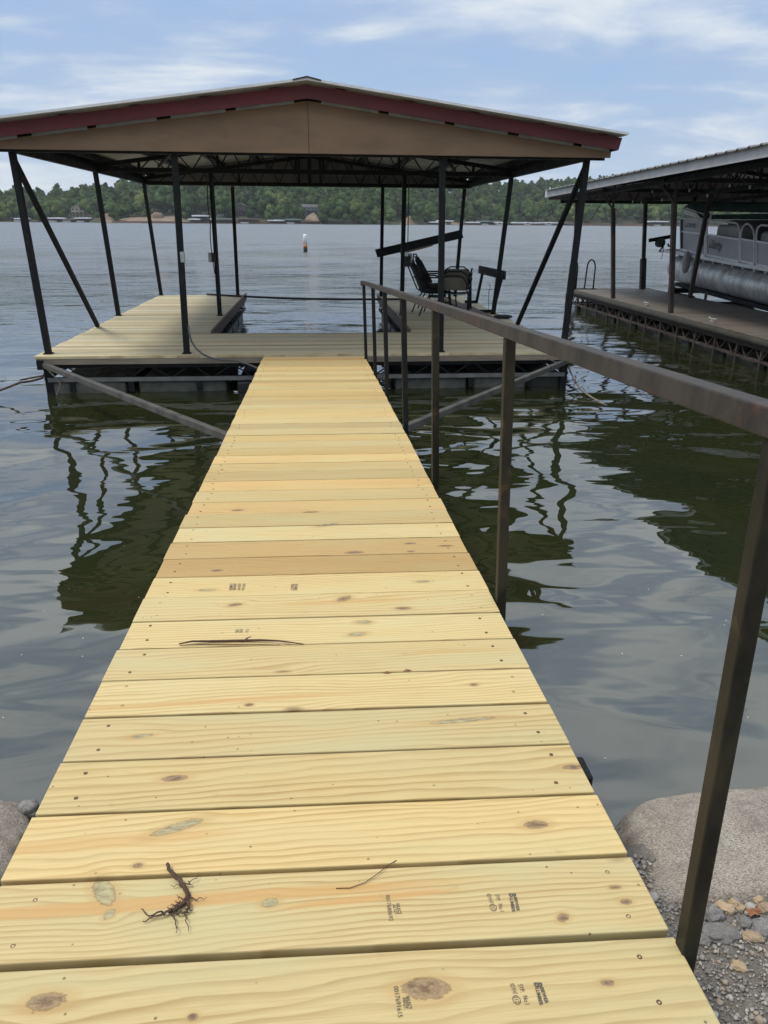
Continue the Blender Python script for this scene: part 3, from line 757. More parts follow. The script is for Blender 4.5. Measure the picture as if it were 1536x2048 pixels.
# roof
rf = empty('roof', (0, 0, 0)); rf.parent = dk; rf.location = (0, 0, 2.9)
S = .130; RT = 3.645
def rofz(x): return RT - S*abs(x)
RF0, RF1, RXE = 9.60, 19.15, 3.82
sh = MB(); nrib = 34
ysr = []
for i in range(nrib+1):
    y = RF0+(RF1-RF0)*i/nrib; ysr += [(y-.03, 0), (y-.012, .014), (y+.012, .014), (y+.03, 0)]
ysr = [(max(RF0, min(RF1, a)), b) for a, b in ysr]
for sgn in (-1, 1):
    vs = []
    for (y, h) in ysr:
        for x in (0, RXE):
            for dz in (0, -.008): vs.append((sgn*x, y, rofz(x)+h+dz+(.002 if x == 0 else 0)))
    fs = []
    n_ = len(ysr)
    for i in range(n_-1):
        a = i*4; b = a+4
        f1_, f2_ = (a, b, b+2, a+2), (a+1, a+3, b+3, b+1)
        fs += ([f1_, f2_] if sgn < 0 else [f1_[::-1], f2_[::-1]]); fs.append((a+2, b+2, b+3, a+3))
    fs += [(0, 2, 3, 1), ((n_-1)*4, (n_-1)*4+1, (n_-1)*4+3, (n_-1)*4+2)]
    sh._add(vs, fs)
sh.build('roof_sheet', M['sheet'], rf)
tr = MB()
for s in (-1, 1):
    tr.bar((0.0, RF0-.006, rofz(0)+.004), (s*RXE, RF0-.006, rofz(RXE)+.004), .010, .026)
tr.build('edge_trim', M['white'], rf)
rc = MB(); rc.prism([(-.16, RF0-.03, RT-.005), (0, RF0-.03, RT+.030), (.16, RF0-.03, RT-.005), (.16, RF0-.03, RT-.018), (0, RF0-.03, RT+.017), (-.16, RF0-.03, RT-.018)], (0, RF1-RF0+.06, 0))
rc.build('ridge_cap', M['oldsteel'], rf)
fs_ = MB()
for s in (-1, 1):
    xe = RXE-.01
    fs_.prism([(0, 9.76, rofz(0)-.026), (s*xe, 9.76, rofz(xe)-.026), (s*(xe-.03), 9.76, rofz(xe)-.160), (0, 9.76, rofz(0)-.168)], (0, .028, 0))
fs_.build('fascia', M['red'], rf)
for s in (-1, 1):
    fs_ = MB(); fs_.bar((s*(RXE-.05), 9.80, rofz(RXE)-.09), (s*(RXE-.05), RF1-.1, rofz(RXE)-.09), .03, .14)
    fs_.build('eave_board', M['steel'], rf)
gp = MB(); GX = 3.76
for s in (-1, 1):
    gp.prism([(s*.003, 9.95, 2.915), (s*GX, 9.95, 2.915), (s*GX, 9.95, rofz(GX)-.168), (s*.003, 9.95, rofz(0)-.168)], (0, .014, 0))
gp.build('gable_panel', M['gable'], rf)
gp = MB()
gp.prism([(-3.7, 18.9, 2.90), (3.7, 18.9, 2.90), (3.7, 18.9, rofz(3.7)-.012), (0, 18.9, rofz(0)-.012), (-3.7, 18.9, rofz(3.7)-.012)], (0, .014, 0))
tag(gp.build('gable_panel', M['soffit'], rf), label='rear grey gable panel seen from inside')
for s in (-1, 1):
    for i in range(5):
        xa, xb = .16+i*.80, .16+i*.80+RND.uniform(.62, .70); xb = min(xb, 3.72)
        q = MB(); q.bar((s*xa, 9.91, rofz(xa)-.165), (s*xb, 9.91, rofz(xb)-.165), .02, .036); q.build('soffit_strip', M['galvlight'], rf)
pu = MB()
for i in range(5):
    x = .38+i*.80
    for s in (-1, 1):
        pu.bar((s*x, 9.80, rofz(x)-.055), (s*x, RF1-.12, rofz(x)-.055), .11, .07)
pu.build('purlin', M['steel'], rf)
for s in (-1, 1):
    rim = MB(); rim.bar((s*3.62, 9.98, 2.965), (s*3.70, RF1-.15, 2.96), .07, .10); rim.build('eave_beam', M['steel'], rf)
def roof_truss(y, zb, xe=3.74, posts=True):
    m = MB(); m.bar((-xe, y, zb), (xe, y, zb), .055, .075)
    zt = lambda x: rofz(x)-.135
    for s in (-1, 1): m.bar((s*xe, y, zt(xe)-.01), (0, y, zt(0)), .05, .07)
    n = 8
    for i in range(n):
        for s in (-1, 1):
            x0 = .24+i*.45; x1 = x0+.225; x2 = x0+.45
            if zt(x1)-zb < .12: continue
            m.bar((s*x0, y, zb), (s*x1, y, zt(x1)), .02); m.bar((s*x1, y, zt(x1)), (s*x2, y, zb), .02)
            if i % 3 == 0: m.bar((s*x0, y, zb), (s*x0, y, zt(x0)), .045)
    m.bar((0, y, zb), (0, y, zt(0)), .07)
    return m.build('truss', M['steel'], rf)
roof_truss(10.06, 2.93, 3.72); roof_truss(14.46, 2.965); roof_truss(18.5, 2.93)
bx = MB()
for i in range(6):                      # long diagonal knee braces in the roof
    pass
kb = MB()
for (a, b) in (((-3.4,10.1,2.97),(-2.2,14.4,3.30)), ((3.4,10.1,2.97),(2.2,14.4,3.30)), ((-1.2,10.1,3.3),(-2.6,14.4,3.02)), ((1.2,10.1,3.3),(2.6,14.4,3.02))):
    kb.bar(a, b, .035)
kb.build('roof_brace', M['steel'], rf)

# arms that hold the dock off the shore
for (a, b, s) in (((90,727),(450,880),-1), ((1130,732),(815,864),1)):
    A = atz(*a, .385); A.x = s*3.50; A.y = FRONT+.0; B = atz(*b, .50); B.x = s*.66+.0
    o = MB(); o.bar(A, B, .062); o.build('stand_off_arm', M['armsteel'], dk, bevel=.004)
sc = MB(); sc.box((-3.55, FRONT+.0, .39), (.08, .06, .12)); sc.box((3.53, FRONT+.0, .39), (.08, .06, .12)); sc.build('arm_hinge', M['steel'], dk)

# ------------------------------------------------------------------ loose things on and round the dock
cd = MB()
pp = [(377,652),(378,664),(383,683),(392,697),(405,708),(422,716),(445,720),(470,721.5),(492,727),(512,735),(527,742)]
yy_ = [10.08,10.08,10.06,10.02,9.98,9.94,9.92,9.90,9.85,9.78,9.7]
cd.tube([aty(a, b, y) for (a, b), y in zip(pp, yy_)], .013, 8)
tag(cd.build('power_conduit', M['conduit'], smooth=True), 'grey flexible conduit drooping from a front post down to the walkway side', 'conduit')

pl = MB(); A = Vector((-2.46, 18.20, .555)); B = Vector((1.95, 17.05, .545)); pts = []
for i in range(13):
    u = i/12; q = A.lerp(B, u); q.z -= .045*math.sin(math.pi*u); pts.append(q)
pl.tube(pts, [.024]*13, 8); tag(pl.build('long_pole', M['oldsteel'], smooth=True), 'long thin dark pole laid across the open boat slip', 'pole')

bm_ = MB(); YB = 18.12
a, b, c, d = [aty(*p, YB) for p in ((750,499),(923,459.5),(927,476),(755,515))]
bm_.prism([a, b, c, d], (0, .045, 0)); bo = bm_.build('leaning_beam', M['plank_brown'], bevel=.004)
bo.data.materials[0] = M['steel']; tag(bo, 'dark heavy plank fixed at a slant between the two rear right posts', 'plank')
s3 = MB(); a, b, c, d = [aty(*p, YB-.02) for p in ((800,505),(866,488.5),(866,492),(802,509))]
s3.prism([a, b, c, d], (0, .05, 0)); s3.build('light_strip', M['fascia_wood'], bo)

# patio chairs, facing +x, seat about .43 high
def make_chair(label, tall, mat, cat='patio chair'):
    t = empty('patio_chair', (0, 0, 0), label, cat, 'stacked patio chairs on the dock')
    H = 1.02 if tall else .74; W = .27 if tall else .245; zs = .42
    bx, by_ = -.24, W
    topx = -.47 if tall else -.38
    fr = MB(); r = .013
    for s in (-1, 1):
        fr.tube([(topx, s*W*.80, H-.05), (topx+.012, s*W, H-.12), (bx-.02, s*W, zs+.04), (bx+.02, s*W, zs), (.20, s*W, zs+.02), (.25, s*W, zs)], r, 6)
        fr.tube([(topx, s*W*.80, H-.05), (topx-.006, s*W*.5, H), (topx-.006, 0, H)], r, 6)
    fr.build('frame', M['steel'], t, smooth=True)
    for s in (-1, 1):
        MB().tube([(.23, s*(W+.01), zs+.18), (.25, s*(W+.02), zs), (.30, s*(W+.03), .0)], .013, 6).build('leg', M['steel'], t, smooth=True)
        MB().tube([(-.12, s*(W+.01), zs), (-.26, s*(W+.02), .20), (-.34, s*(W+.03), 0)], .013, 6).build('leg', M['steel'], t, smooth=True)
        ax = bx-.08
        MB().tube([(ax, s*(W+.015), zs+.24), (ax+.05, s*(W+.03), zs+.27), (.10, s*(W+.03), zs+.27), (.20, s*(W+.025), zs+.245), (.235, s*(W+.01), zs+.17)], .016, 6).build('armrest', M['steel'], t, smooth=True)
    sl = MB(); n = 8; vs = []
    for i in range(n+1):
        u = i/n; x = bx+.02+(topx-bx)*u*.97; z_ = zs+.05+(H-zs-.09)*u; sag = .025*math.sin(math.pi*u)
        for s in (-1, 0, 1): vs.append((x-(sag if s == 0 else 0), s*(W-.012)*(1-.10*max(0, u-.85)/.15), z_))
    m_ = len(vs); vs += [(x-.006, y, z_) for (x, y, z_) in vs]
    f_ = []
    for i in range(n):
        for j in range(2): a = i*3+j; f_ += [(a, a+1, a+4, a+3), (m_+a, m_+a+3, m_+a+4, m_+a+1)]
    for i in range(n): a = i*3; f_ += [(a, a+3, m_+a+3, m_+a), (a+2, m_+a+2, m_+a+5, a+5)]
    sl._add(vs, f_); sl.build('backrest', mat, t, smooth=True)
    se = MB(); vs = []
    for i in range(n+1):
        u = i/n; x = bx+.02+.46*u; z_ = zs-.02*math.sin(math.pi*u)
        for s in (-1, 0, 1): vs.append((x, s*(W-.012), z_-(.02 if s == 0 else 0)))
    m_ = len(vs); vs += [(x, y, z_-.008) for (x, y, z_) in vs]; f_ = []
    for i in range(n):
        for j in range(2): a = i*3+j; f_ += [(a, a+3, a+4, a+1), (m_+a, m_+a+1, m_+a+4, m_+a+3)]
    for j in range(2): f_ += [(j, j+1, m_+j+1, m_+j), (n*3+j, m_+n*3+j, m_+n*3+j+1, n*3+j+1)]
    se._add(vs, f_); se.build('seat', mat, t, smooth=True)
    if tall:
        q = MB(); q.bar((bx+.05, 0, zs+.10), (topx+.05, 0, H-.10), .48, .055, up=(0,1,0) if False else (1,0,0)); q.build('back_cushion', M['foam'], t, bevel=.02, seg=2)
        q = MB(); q.box((-.01, 0, zs+.03), (.44, .48, .07)); q.build('seat_cushion', M['foam'], t, bevel=.02, seg=2)
    return t
ct = make_chair('high-backed dark patio chair, the lower of the two nested tall ones beside the post', True, M['sling'])
cx, cy = 2.30, 14.62
ct.location = (cx, cy, DZ); ct.rotation_euler.z = math.radians(6)
c2 = copy_tree(ct); c2['label'] = 'high-backed dark patio chair nested on top of the other tall one'
c2.location = (cx+.11, cy+.02, DZ+.07); c2.rotation_euler.z = math.radians(3)
lo = make_chair('lowest of the stacked low-backed tan and black chairs, its splayed legs on the deck', False, M['cream'])
lo.location = (cx+.40, cy-.20, DZ); lo.rotation_euler.z = math.radians(72)
for i, lab in enumerate(('middle chair of the low-backed stack, between the splayed-leg one and the top one', 'topmost chair of the low-backed stack, its back leaning over the rail line')):
    q = copy_tree(lo); q['label'] = lab; q.location = (cx+.40+.02*(i+1), cy-.20+.06*(i+1), DZ+.075*(i+1)); q.rotation_euler.z = math.radians(72+3*(i+1))

# bench frames on the right edge
def bench(label, yA, yB, x, hA, hB, back, foot=.42):
    t = empty('dock_bench', (x, (yA+yB)/2, DZ), label, 'bench', 'steel bench frames on the right of the dock')
    for (y, h) in ((yA, hA), (yB, hB)) if not back else ():
        m = MB(); m.bar((x, y, DZ+.03), (x+h*.10, y, DZ+h), .055, .055, up=(0,1,0)); m.bar((x-foot, y, DZ+.03), (x+.03, y, DZ+.03), .055, .055)
        m.build('bracket', M['steel'], t, bevel=.003)
    return t
b1 = bench('steel bench frame with a padded black backrest board, at the right edge of the dock', 14.75, 16.6, 3.32, .62, .62, True)
for (pb, pt, pf, y) in (((986,625),(1003,556),(961,620),14.75), ((953,605),(965,546),(930,601),16.6)):
    B_, T_, F_ = aty(*pb, y), aty(*pt, y), aty(*pf, y); B_.z = F_.z = DZ+.03
    m = MB(); m.bar(B_, T_, .055, .055, up=(0,1,0)); m.bar(F_, B_+Vector((.027,0,0)), .055, .055, up=(0,1,0)); m.build('bracket', M['steel'], b1, bevel=.003)
pd = MB(); a, b, c, d = aty(1008,542,14.72), aty(957,531,16.55), aty(956,546.5,16.55), aty(1007,560,14.72)
pd.prism([a, b, c, d], (.05, .012, 0)); pd.build('backrest', M['foam'], b1, bevel=.012, seg=2)
sp = MB(); sp.bar((3.02, 13.3, DZ+.075), (2.95, 16.75, DZ+.075), .20, .035); sp.build('seat_plank', M['plank_brown'], b1, bevel=.003)
sp = MB(); sp.bar((3.24, 13.0, DZ+.020), (3.20, 16.2, DZ+.020), .16, .035); sp.build('seat_plank', M['plank_brown'], b1, bevel=.003)
sp = MB(); sp.tube([(3.40,14.7,1.05),(3.43,14.7,.98),(3.40,14.68,.90),(3.415,14.68,.6),(3.41,14.68,.52)], .006, 6); sp.build('strap', M['rubber'], b1)
b2 = bench('bare low steel bench frame without a backrest behind the padded one', 17.35, 17.95, 3.10, .12, .42, False, .38)
b2.children[0].name = 'bracket'
sp = MB(); sp.box((2.78, 16.95, DZ+.035), (.42, .55, .04)); sp.build('seat_plank', M['deck'], b2, bevel=.003)

cu = MB(); V, F = stone((3.50, 13.85, DZ+.03), (.17, .12, .035), 3, 5., .06, 2.6)
tag(tri_object('boat_cushion', V, F, M['foam'], loc=(3.50,13.85,DZ), smooth=True), 'flat dark cushion lying at the right edge of the dock', 'cushion')

# mooring ropes
def rope(name, pts, r, label, sagz=0., m='rope', sub=6):
    P = []
    for i in range(len(pts)-1):
        a, b = Vector(pts[i]), Vector(pts[i+1])
        for q in range(sub): P.append(a.lerp(b, q/sub)+Vector((0, 0, -sagz*math.sin(math.pi*q/sub))))
    P.append(Vector(pts[-1])); o = MB(); o.tube(P, r, 6); return tag(o.build(name, M[m], smooth=True), label, 'rope', 'mooring ropes')
L0 = Vector((-3.53, FRONT+.02, .27))
rope('mooring_rope', [L0, aty(84,756,9.95), aty(40,765,9.7), atz(-60,800,-.02)], .014, 'taut dark mooring line running left from the dock corner into the lake', .01, 'root')
rope('mooring_rope', [L0+Vector((0,0,-.02)), aty(78,753,9.95), aty(40,760,9.8)], .011, 'short stiff rope end tied at the left dock corner', 0, 'root')
rope('mooring_rope', [(-3.50,FRONT,.36),(-3.40,FRONT-.03,.26),(-3.33,FRONT-.02,.15),(-3.36,FRONT-.02,.07),(-3.40,FRONT-.02,.0),(-3.39,FRONT-.02,-.04)], .010, 'loose green-grey rope hanging down under the left dock corner', 0)
rope('mooring_rope', [(3.50,FRONT,.32), aty(1150,762,9.7), aty(1165,782,9.5), atz(1215,812,-.01)], .012, 'brown rope slanting from the right dock corner into the water', 0.01)
rope('mooring_rope', [(3.50,FRONT,.30), aty(1145,752,9.8), aty(1160,776,9.6), atz(1190,800,-.01)], .009, 'thinner tangled rope just left of the slanting brown one', 0.015)
rope('hanging_rope', [(3.05,FRONT-.01,.40),(3.20,FRONT-.03,.41),(3.32,FRONT-.03,.36),(3.36,FRONT-.02,.26)], .010, 'pale green rope looped under the right deck corner', 0)
br_ = MB(); rng2 = random.Random(9)
for i in range(14):
    p = aty(1150+rng2.uniform(-5,22), 765+rng2.uniform(-5,22), 9.65); br_.tube([p, p+Vector((rng2.uniform(-.12,.12), .02, rng2.uniform(-.10,.08)))], .004, 5)
tag(br_.build('driftwood_twigs', M['root']), 'tangle of thin brown twigs caught on the right mooring ropes', 'twigs')

# buoy
B = atz(611, 503, 0); bu = empty('buoy', (B.x, B.y, 0), 'slim white floating marker buoy with an orange band out on the lake', 'buoy')
m = MB(); m.lathe((B.x, B.y, 0), [(.13,-.3),(.15,.10),(.15,.28)], 16); m.build('float_base', M['foam'], bu, smooth=True)
m = MB(); m.lathe((B.x, B.y, 0), [(.155,.28),(.155,.50)], 16); m.build('orange_band', M['orange'], bu, smooth=True)
m = MB(); m.lathe((B.x, B.y, 0), [(.150,.50),(.150,1.15),(.12,1.24),(.03,1.26)], 16); m.build('white_body', M['plasticwhite'], bu, smooth=True)
# ------------------------------------------------------------------ neighbouring dock
nd = empty('boat_dock', (8.0, 14.0, 0), 'older neighbouring dock on the right with weathered brown deck and corrugated grey-edged roof', 'dock')
NX0, NX1, NY0, NY1 = 6.98, 9.12, 6.5, 20.45
m = MB(); yv = NY0
while yv < NY1-.05:
    m.rn = (RND.random(), RND.random(), RND.random()); a = NX0+RND.uniform(0, .02); b = NX1+RND.uniform(-.02, .01)
    m.box(((a+b)/2, yv+.068, DZ-.019+RND.uniform(-.0015,.0015)), (b-a, .135, .038)); yv += .142
m.build('deck_boards', M['olddeck'], nd, bevel=.003)
m = MB(); m.rn = None; yv = NY0
while yv < 8.2:
    m.box((12.0, yv+.068, DZ-.019), (5.6, .135, .038)); yv += .142
m.build('cross_deck_boards', M['olddeck'], nd)
m = MB(); m.tube([(NX0-.03, NY0, DZ-.065), (NX0-.03, NY1, DZ-.065)], .062, 10); m.tube([(NX0, NY1+.02, DZ-.065), (NX1, NY1+.02, DZ-.065)], .055, 10)
m.build('bumper', M['darkbumper'], nd, smooth=True)
m = MB(); m.box((NX1+.02, (8.3+NY1)/2, DZ-.06), (.04, NY1-8.3, .13)); m.build('slip_edge_board', M['floatgrey'], nd)
fr = MB()
edge_truss(fr, (NX0+.02, NY0, 0), (NX0+.02, NY1, 0), DZ-.16, .13, .42); edge_truss(fr, (NX1-.05, 8.3, 0), (NX1-.05, NY1, 0), DZ-.16, .13, .42)
edge_truss(fr, (NX0, NY1-.05, 0), (NX1, NY1-.05, 0), DZ-.16, .13, .42)
fr.build('steel_frame', M['oldsteel'], nd)
yv = NY0
i = 0
while yv < NY1-.4:
    m = MB(); m.box((8.05, yv+.42, -.06), (1.96, .84, .34)); m.build('float', M['floatgrey'], nd, bevel=.03, seg=2)
    m = MB(); m.box((8.03, yv+1.02, -.04), (2.00, .30, .37)); m.build('float', M['floatblack'], nd, bevel=.02)  # black block standing in for the dark, shaded opening between grey floats
    yv += 1.24
yv = NY0+.3
while yv < NY1: hb = MB(); hb.bar((NX0+.01, yv, .34), (NX0+.01, yv, -.10), .04, .04, up=(0,1,0)); hb.build('float_hanger', M['oldsteel'], nd); yv += .72

def npost(x0, y0, x1, y1, z1, w=.085, m='oldsteel'):
    p = MB(); p.bar((x0, y0, DZ), (x1, y1, z1), w, w, up=(0,1,0)); return p.build('post', M[m], nd, bevel=.004)
ez = lambda y: 3.02 + (10.8-y)*.022          # eave height sags away from the bank
for y in (17.6, 14.57, 8.6):
    npost(7.08, y, 6.84, y, ez(y)-.40); j = Vector((6.84, y, ez(y)-.42)); br_ = MB()
    br_.bar(j, (6.62, y+.30, ez(y)-.05), .035); br_.bar(j, (6.62, y-.42, ez(y)-.05), .035); br_.bar(j, (6.84, y, ez(y)+.02), .03)
    br_.build('y_brace', M['oldsteel'], nd)
npost(7.05, 20.3, 6.9, 20.3, ez(20.3)-.15); npost(8.92, 20.2, 8.78, 20.4, 2.80); npost(9.0, 17.65, 9.12, 17.65, 2.95)
npost(9.0, 8.8, 9.0, 8.8, 3.0); npost(13.2, 20.3, 13.2, 20.3, 2.8); npost(12.45, 20.4, 12.45, 20.4, 2.8, .10)
m = MB(); m.bar((8.92, 20.2, DZ), (8.86, 20.25, 1.28), .13); m.build('post_sleeve', M['oldsteel'], nd)
# roof: ridge runs along y
nr = empty('roof', (0, 0, 0)); nr.parent = nd; nr.location = (0, 0, 3.0)
EX, RXX = 6.26, 10.9; SL2 = .125
def nz(x, y): return ez(y)+.16 + (x-EX)*SL2 if x < RXX else ez(y)+.16+(RXX-EX)*SL2-(x-RXX)*SL2
sh = MB(); ysr = []; yv = 6.2
while yv < 21.1: ysr += [(yv-.04, 0), (yv-.014, .022), (yv+.014, .022), (yv+.04, 0)]; yv += .305
for (xa, xb) in ((EX-.08, RXX), (RXX, 15.5)):
    vs = []
    for (y, h) in ysr:
        for x in (xa, xb):
            for dz in (0, -.010): vs.append((x, y, nz(x, y)+h+dz))
    n_ = len(ysr); f_ = []
    for i in range(n_-1):
        a = i*4; b = a+4; f_ += [(a, a+2, b+2, b), (a+1, b+1, b+3, a+3), (a, b, b+1, a+1), (a+2, a+3, b+3, b+2)]
    f_ += [(0, 1, 3, 2), ((n_-1)*4, (n_-1)*4+2, (n_-1)*4+3, (n_-1)*4+1)]
    sh._add(vs, f_)
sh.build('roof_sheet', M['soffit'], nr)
m = MB(); m.prism([(EX, 6.2, nz(EX,6.2)-.012), (EX, 21.05, nz(EX,21.05)-.012), (EX, 21.05, nz(EX,21.05)-.165), (EX, 6.2, nz(EX,6.2)-.165)], (.025, 0, 0))
m.build('fascia', simple('pale_fascia_metal', (.52,.52,.52), (.40,.40,.41), 3., .55), nr)
m = MB(); m.prism([(EX+.1, 21.02, 2.74), (15.3, 21.02, 2.74), (15.3, 21.02, nz(15.3,21)-.012), (RXX, 21.02, nz(RXX,21)-.012), (EX+.1, 21.02, nz(EX+.1,21)-.012)], (0, .015, 0))
m.build('gable_panel', M['hdark'], nr)
pu = MB()
for i in range(7):
    y = 7.2+i*2.2
    pu.bar((EX+.05, y, nz(EX+.05, y)-.06), (RXX, y, nz(RXX, y)-.06), .05, .09); pu.bar((15.4, y, nz(15.4, y)-.06), (RXX, y, nz(RXX, y)-.06), .05, .09)
pu.build('rafter', M['steel'], nr)
for y in (20.6, 17.6, 14.57, 8.6):
    zb = ez(y)-.12 if y > 20 else ez(y)-.02; m = MB(); m.bar((EX+.3, y, zb), (15.2, y, zb), .06, .08)
    for i in range(16):
        x0 = EX+.6+i*.56; x1 = x0+.28; x2 = x0+.56
        m.bar((x0, y, zb), (x1, y, nz(x1, y)-.1), .022); m.bar((x1, y, nz(x1, y)-.1), (x2, y, zb), .022)
        if i % 4 == 2: m.bar((x0, y, zb), (x0, y, nz(x0, y)-.1), .045)
    m.build('truss', M['steel'], nr)
for x in (6.66, 8.95, 11.0):
    m = MB(); m.bar((x, 6.5, ez(6.5)-.02), (x, 20.8, ez(20.8)-.06), .07, .09); m.build('eave_beam', M['steel'], nr)
# cleats
def cleat(px, py):
    c = atz(px, py, DZ); c.x = max(c.x, 7.2); m = MB(); m.box((c.x, c.y, DZ+.012), (.05, .12, .012)); m.bar((c.x, c.y-.03, DZ+.01), (c.x, c.y-.03, DZ+.055), .02); m.bar((c.x, c.y+.03, DZ+.01), (c.x, c.y+.03, DZ+.055), .02)
    m.tube([(c.x, c.y-.14, DZ+.065), (c.x, c.y-.05, DZ+.055), (c.x, c.y+.05, DZ+.055), (c.x, c.y+.14, DZ+.065)], .014, 6); m.build('cleat', M['boxgrey'], nd, smooth=False)
cleat(1293, 611); cleat(1424, 644)
# string of lights under the eave
m = MB(); P = []
sup = [(6.9, 17.6), (6.8, 16.1), (6.75, 14.6), (6.8, 12.8), (6.8, 11.2)]
for (a, b) in zip(sup, sup[1:]):
    for q in range(8):
        u = q/8; y = a[1]+(b[1]-a[1])*u; P.append((a[0]+(b[0]-a[0])*u+.25, y, ez(y)-.10-.20*math.sin(math.pi*u)))
m.tube(P, .006, 5); so = tag(m.build('string_lights', M['rubber']), 'drooping string of small bulbs hung under the roof of the neighbouring dock', 'string lights')
for i in range(2, len(P), 3):
    b_ = MB(); b_.lathe((P[i][0], P[i][1], P[i][2]-.05), [(.006,-.012),(.018,.0),(.018,.02),(.010,.045)], 8); b_.build('bulb', M['boxgrey'], so, smooth=True)
# swim ladder
ld = empty('swim_ladder', (7.3, 20.5, DZ), 'dark tubular swim ladder with hooped handrails at the far corner of the neighbouring dock', 'ladder')
for x in (7.02, 7.50):
    m = MB(); pts = [(x+.02, 20.15, DZ)] + [(x+.02-.0*i, 20.15+.62*(1-math.cos(math.pi*i/10))/2, DZ+.52+.22*math.sin(math.pi*i/10)) for i in range(11)] + [(x, 20.80, .2), (x, 20.82, -.6)]
    m.tube(pts, .020, 8); m.build('handrail', M['steel'], ld, smooth=True)
m = MB()
for z in (.30, .05, -.2): m.bar((7.0, 20.81, z), (7.52, 20.81, z), .05, .03)
m.build('rungs', M['steel'], ld)
m = MB(); m.box((7.27, 20.15, DZ+.01), (.66, .12, .02)); m.build('base_plate', M['steel'], ld)
# boat-end boom with a reel
wn = empty('boat_winch', (9.1, 20.1, 1.3), 'small dark boom with a hanging reel and crank in front of the pontoon boat', 'winch')
YW = 19.9
m = MB(); a, b, = aty(1298, 481, YW), aty(1350, 471.5, YW); m.bar(a, b, .06, .09); m.build('boom', M['steel'], wn)
c = aty(1320, 485.5, YW); m = MB(); m.lathe((c.x, YW-.06, c.z), [(.02,-.02),(.115,-.02),(.115,.0),(.085,.01),(.085,.09),(.115,.10),(.115,.12),(.02,.12)], 16, axis='y'); m.build('reel', M['conduit'], wn, smooth=False)
m = MB(); m.tube([aty(1326,487,YW-.1), aty(1325,495,YW-.1), aty(1318,503,YW-.1), aty(1323,503.5,YW-.1)], .022, 6); m.build('crank', M['steel'], wn)
m = MB(); m.tube([aty(1327,488,YW), aty(1327,500,YW), aty(1324,513,YW), aty(1322,519,YW)], .008, 5); m.build('strap', M['conduit'], wn)

# ------------------------------------------------------------------ pontoon boat, long axis along y
M['alu'] = (lambda t: t.done(t.mix(t.mr(t.noise(t.mapv(t.pos(), (1.5,2.2,1.2)), 2.2, 7, .68), .35, .66), (.72,.72,.70), (.42,.42,.41)),
            t.mr(t.noise(t.pos(), 6., 4), .3, .7, .28, .5), .25, t.bump(t.noise(t.mapv(t.pos(),(1,.4,1)), 5., 4), .3, .01)))(NT('dull_pontoon_aluminium'))
M['panel'] = simple('boat_side_panel', (.50,.50,.53), (.42,.42,.45), 3., .45)
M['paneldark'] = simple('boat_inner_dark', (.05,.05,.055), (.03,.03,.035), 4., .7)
M['silver'] = simple('anodised_rail', (.85,.85,.86), (.7,.7,.72), 8., .35, .1)
M['canvas'] = simple('dark_green_canvas', (.012,.030,.030), (.02,.04,.04), 8., .9)
M['seatgrey'] = simple('boat_seat_vinyl', (.40,.39,.38), (.30,.29,.28), 3., .6)
M['decal'] = simple('faded_decal', (.10,.10,.12), (.15,.15,.16), 30., .6)
M['decalgreen'] = simple('faded_green_decal', (.10,.13,.10), (.16,.18,.15), 30., .6)
bt = empty('pontoon_boat', (10.4, 15.5, .9), 'grey and silver pontoon boat raised on a lift in the neighbouring dock', 'boat')
BX = 9.34
def bz(y): return 1.47 - (19.6-y)*.012      # underside of the boat's deck
A = atx(1327, 499, BX); 
Yb = A.y                                     # bow
k1 = (atx(1327,500,BX).z - atx(1536,538,BX).z)/(atx(1327,500,BX).y-atx(1536,538,BX).y); zb0 = A.z
def bz(y): return zb0 + (y-Yb)*k1
def rig(y, z): return z + bz(y) - bz(Yb)
TR = .335
for xc in (BX+.36, BX+2.1):
    m = MB(); prof = []
    yend = Yb-.02; pts = []; rr = []
    for u, r_ in ((.0,.05),(.03,.16),(.10,.24),(.22,.30),(.42,TR),(.8,TR),(1.6,TR),(1.62,TR+.008),(1.68,TR+.008),(1.70,TR),(3.2,TR),(3.22,TR+.008),(3.28,TR+.008),(3.30,TR),(5.,TR),(7.5,TR),(7.6,TR*.8)):
        y = yend-u; zc = bz(y)-.10-TR + (.05*(1-min(1, u/.42))); pts.append((xc, y, zc)); rr.append(r_)
    m.tube(pts, rr, 28); m.build('pontoon', M['alu'], bt, smooth=True)
    m = MB()
    for u in np.arange(.5, 7.4, .45): y = Yb-u; m.box((xc, y, bz(y)-.10), (.34, .06, .14))
    m.build('pontoon_bracket', M['silver'], bt)
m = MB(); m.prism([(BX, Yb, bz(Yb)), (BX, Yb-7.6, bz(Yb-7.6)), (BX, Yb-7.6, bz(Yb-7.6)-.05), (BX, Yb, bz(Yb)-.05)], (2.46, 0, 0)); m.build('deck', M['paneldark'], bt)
m = MB(); m.prism([(BX-.03, Yb+.03, bz(Yb)+.015), (BX-.03, Yb-7.6, bz(Yb-7.6)+.015), (BX-.03, Yb-7.6, bz(Yb-7.6)-.065), (BX-.03, Yb+.03, bz(Yb)-.065)], (.03, 0, 0)); 
m.prism([(BX-.03, Yb+.03, bz(Yb)+.015), (BX+2.46, Yb+.03, bz(Yb)+.015), (BX+2.46, Yb+.03, bz(Yb)-.065), (BX-.03, Yb+.03, bz(Yb)-.065)], (0, -.03, 0)); m.build('deck_trim', M['silver'], bt, bevel=.008, seg=2)
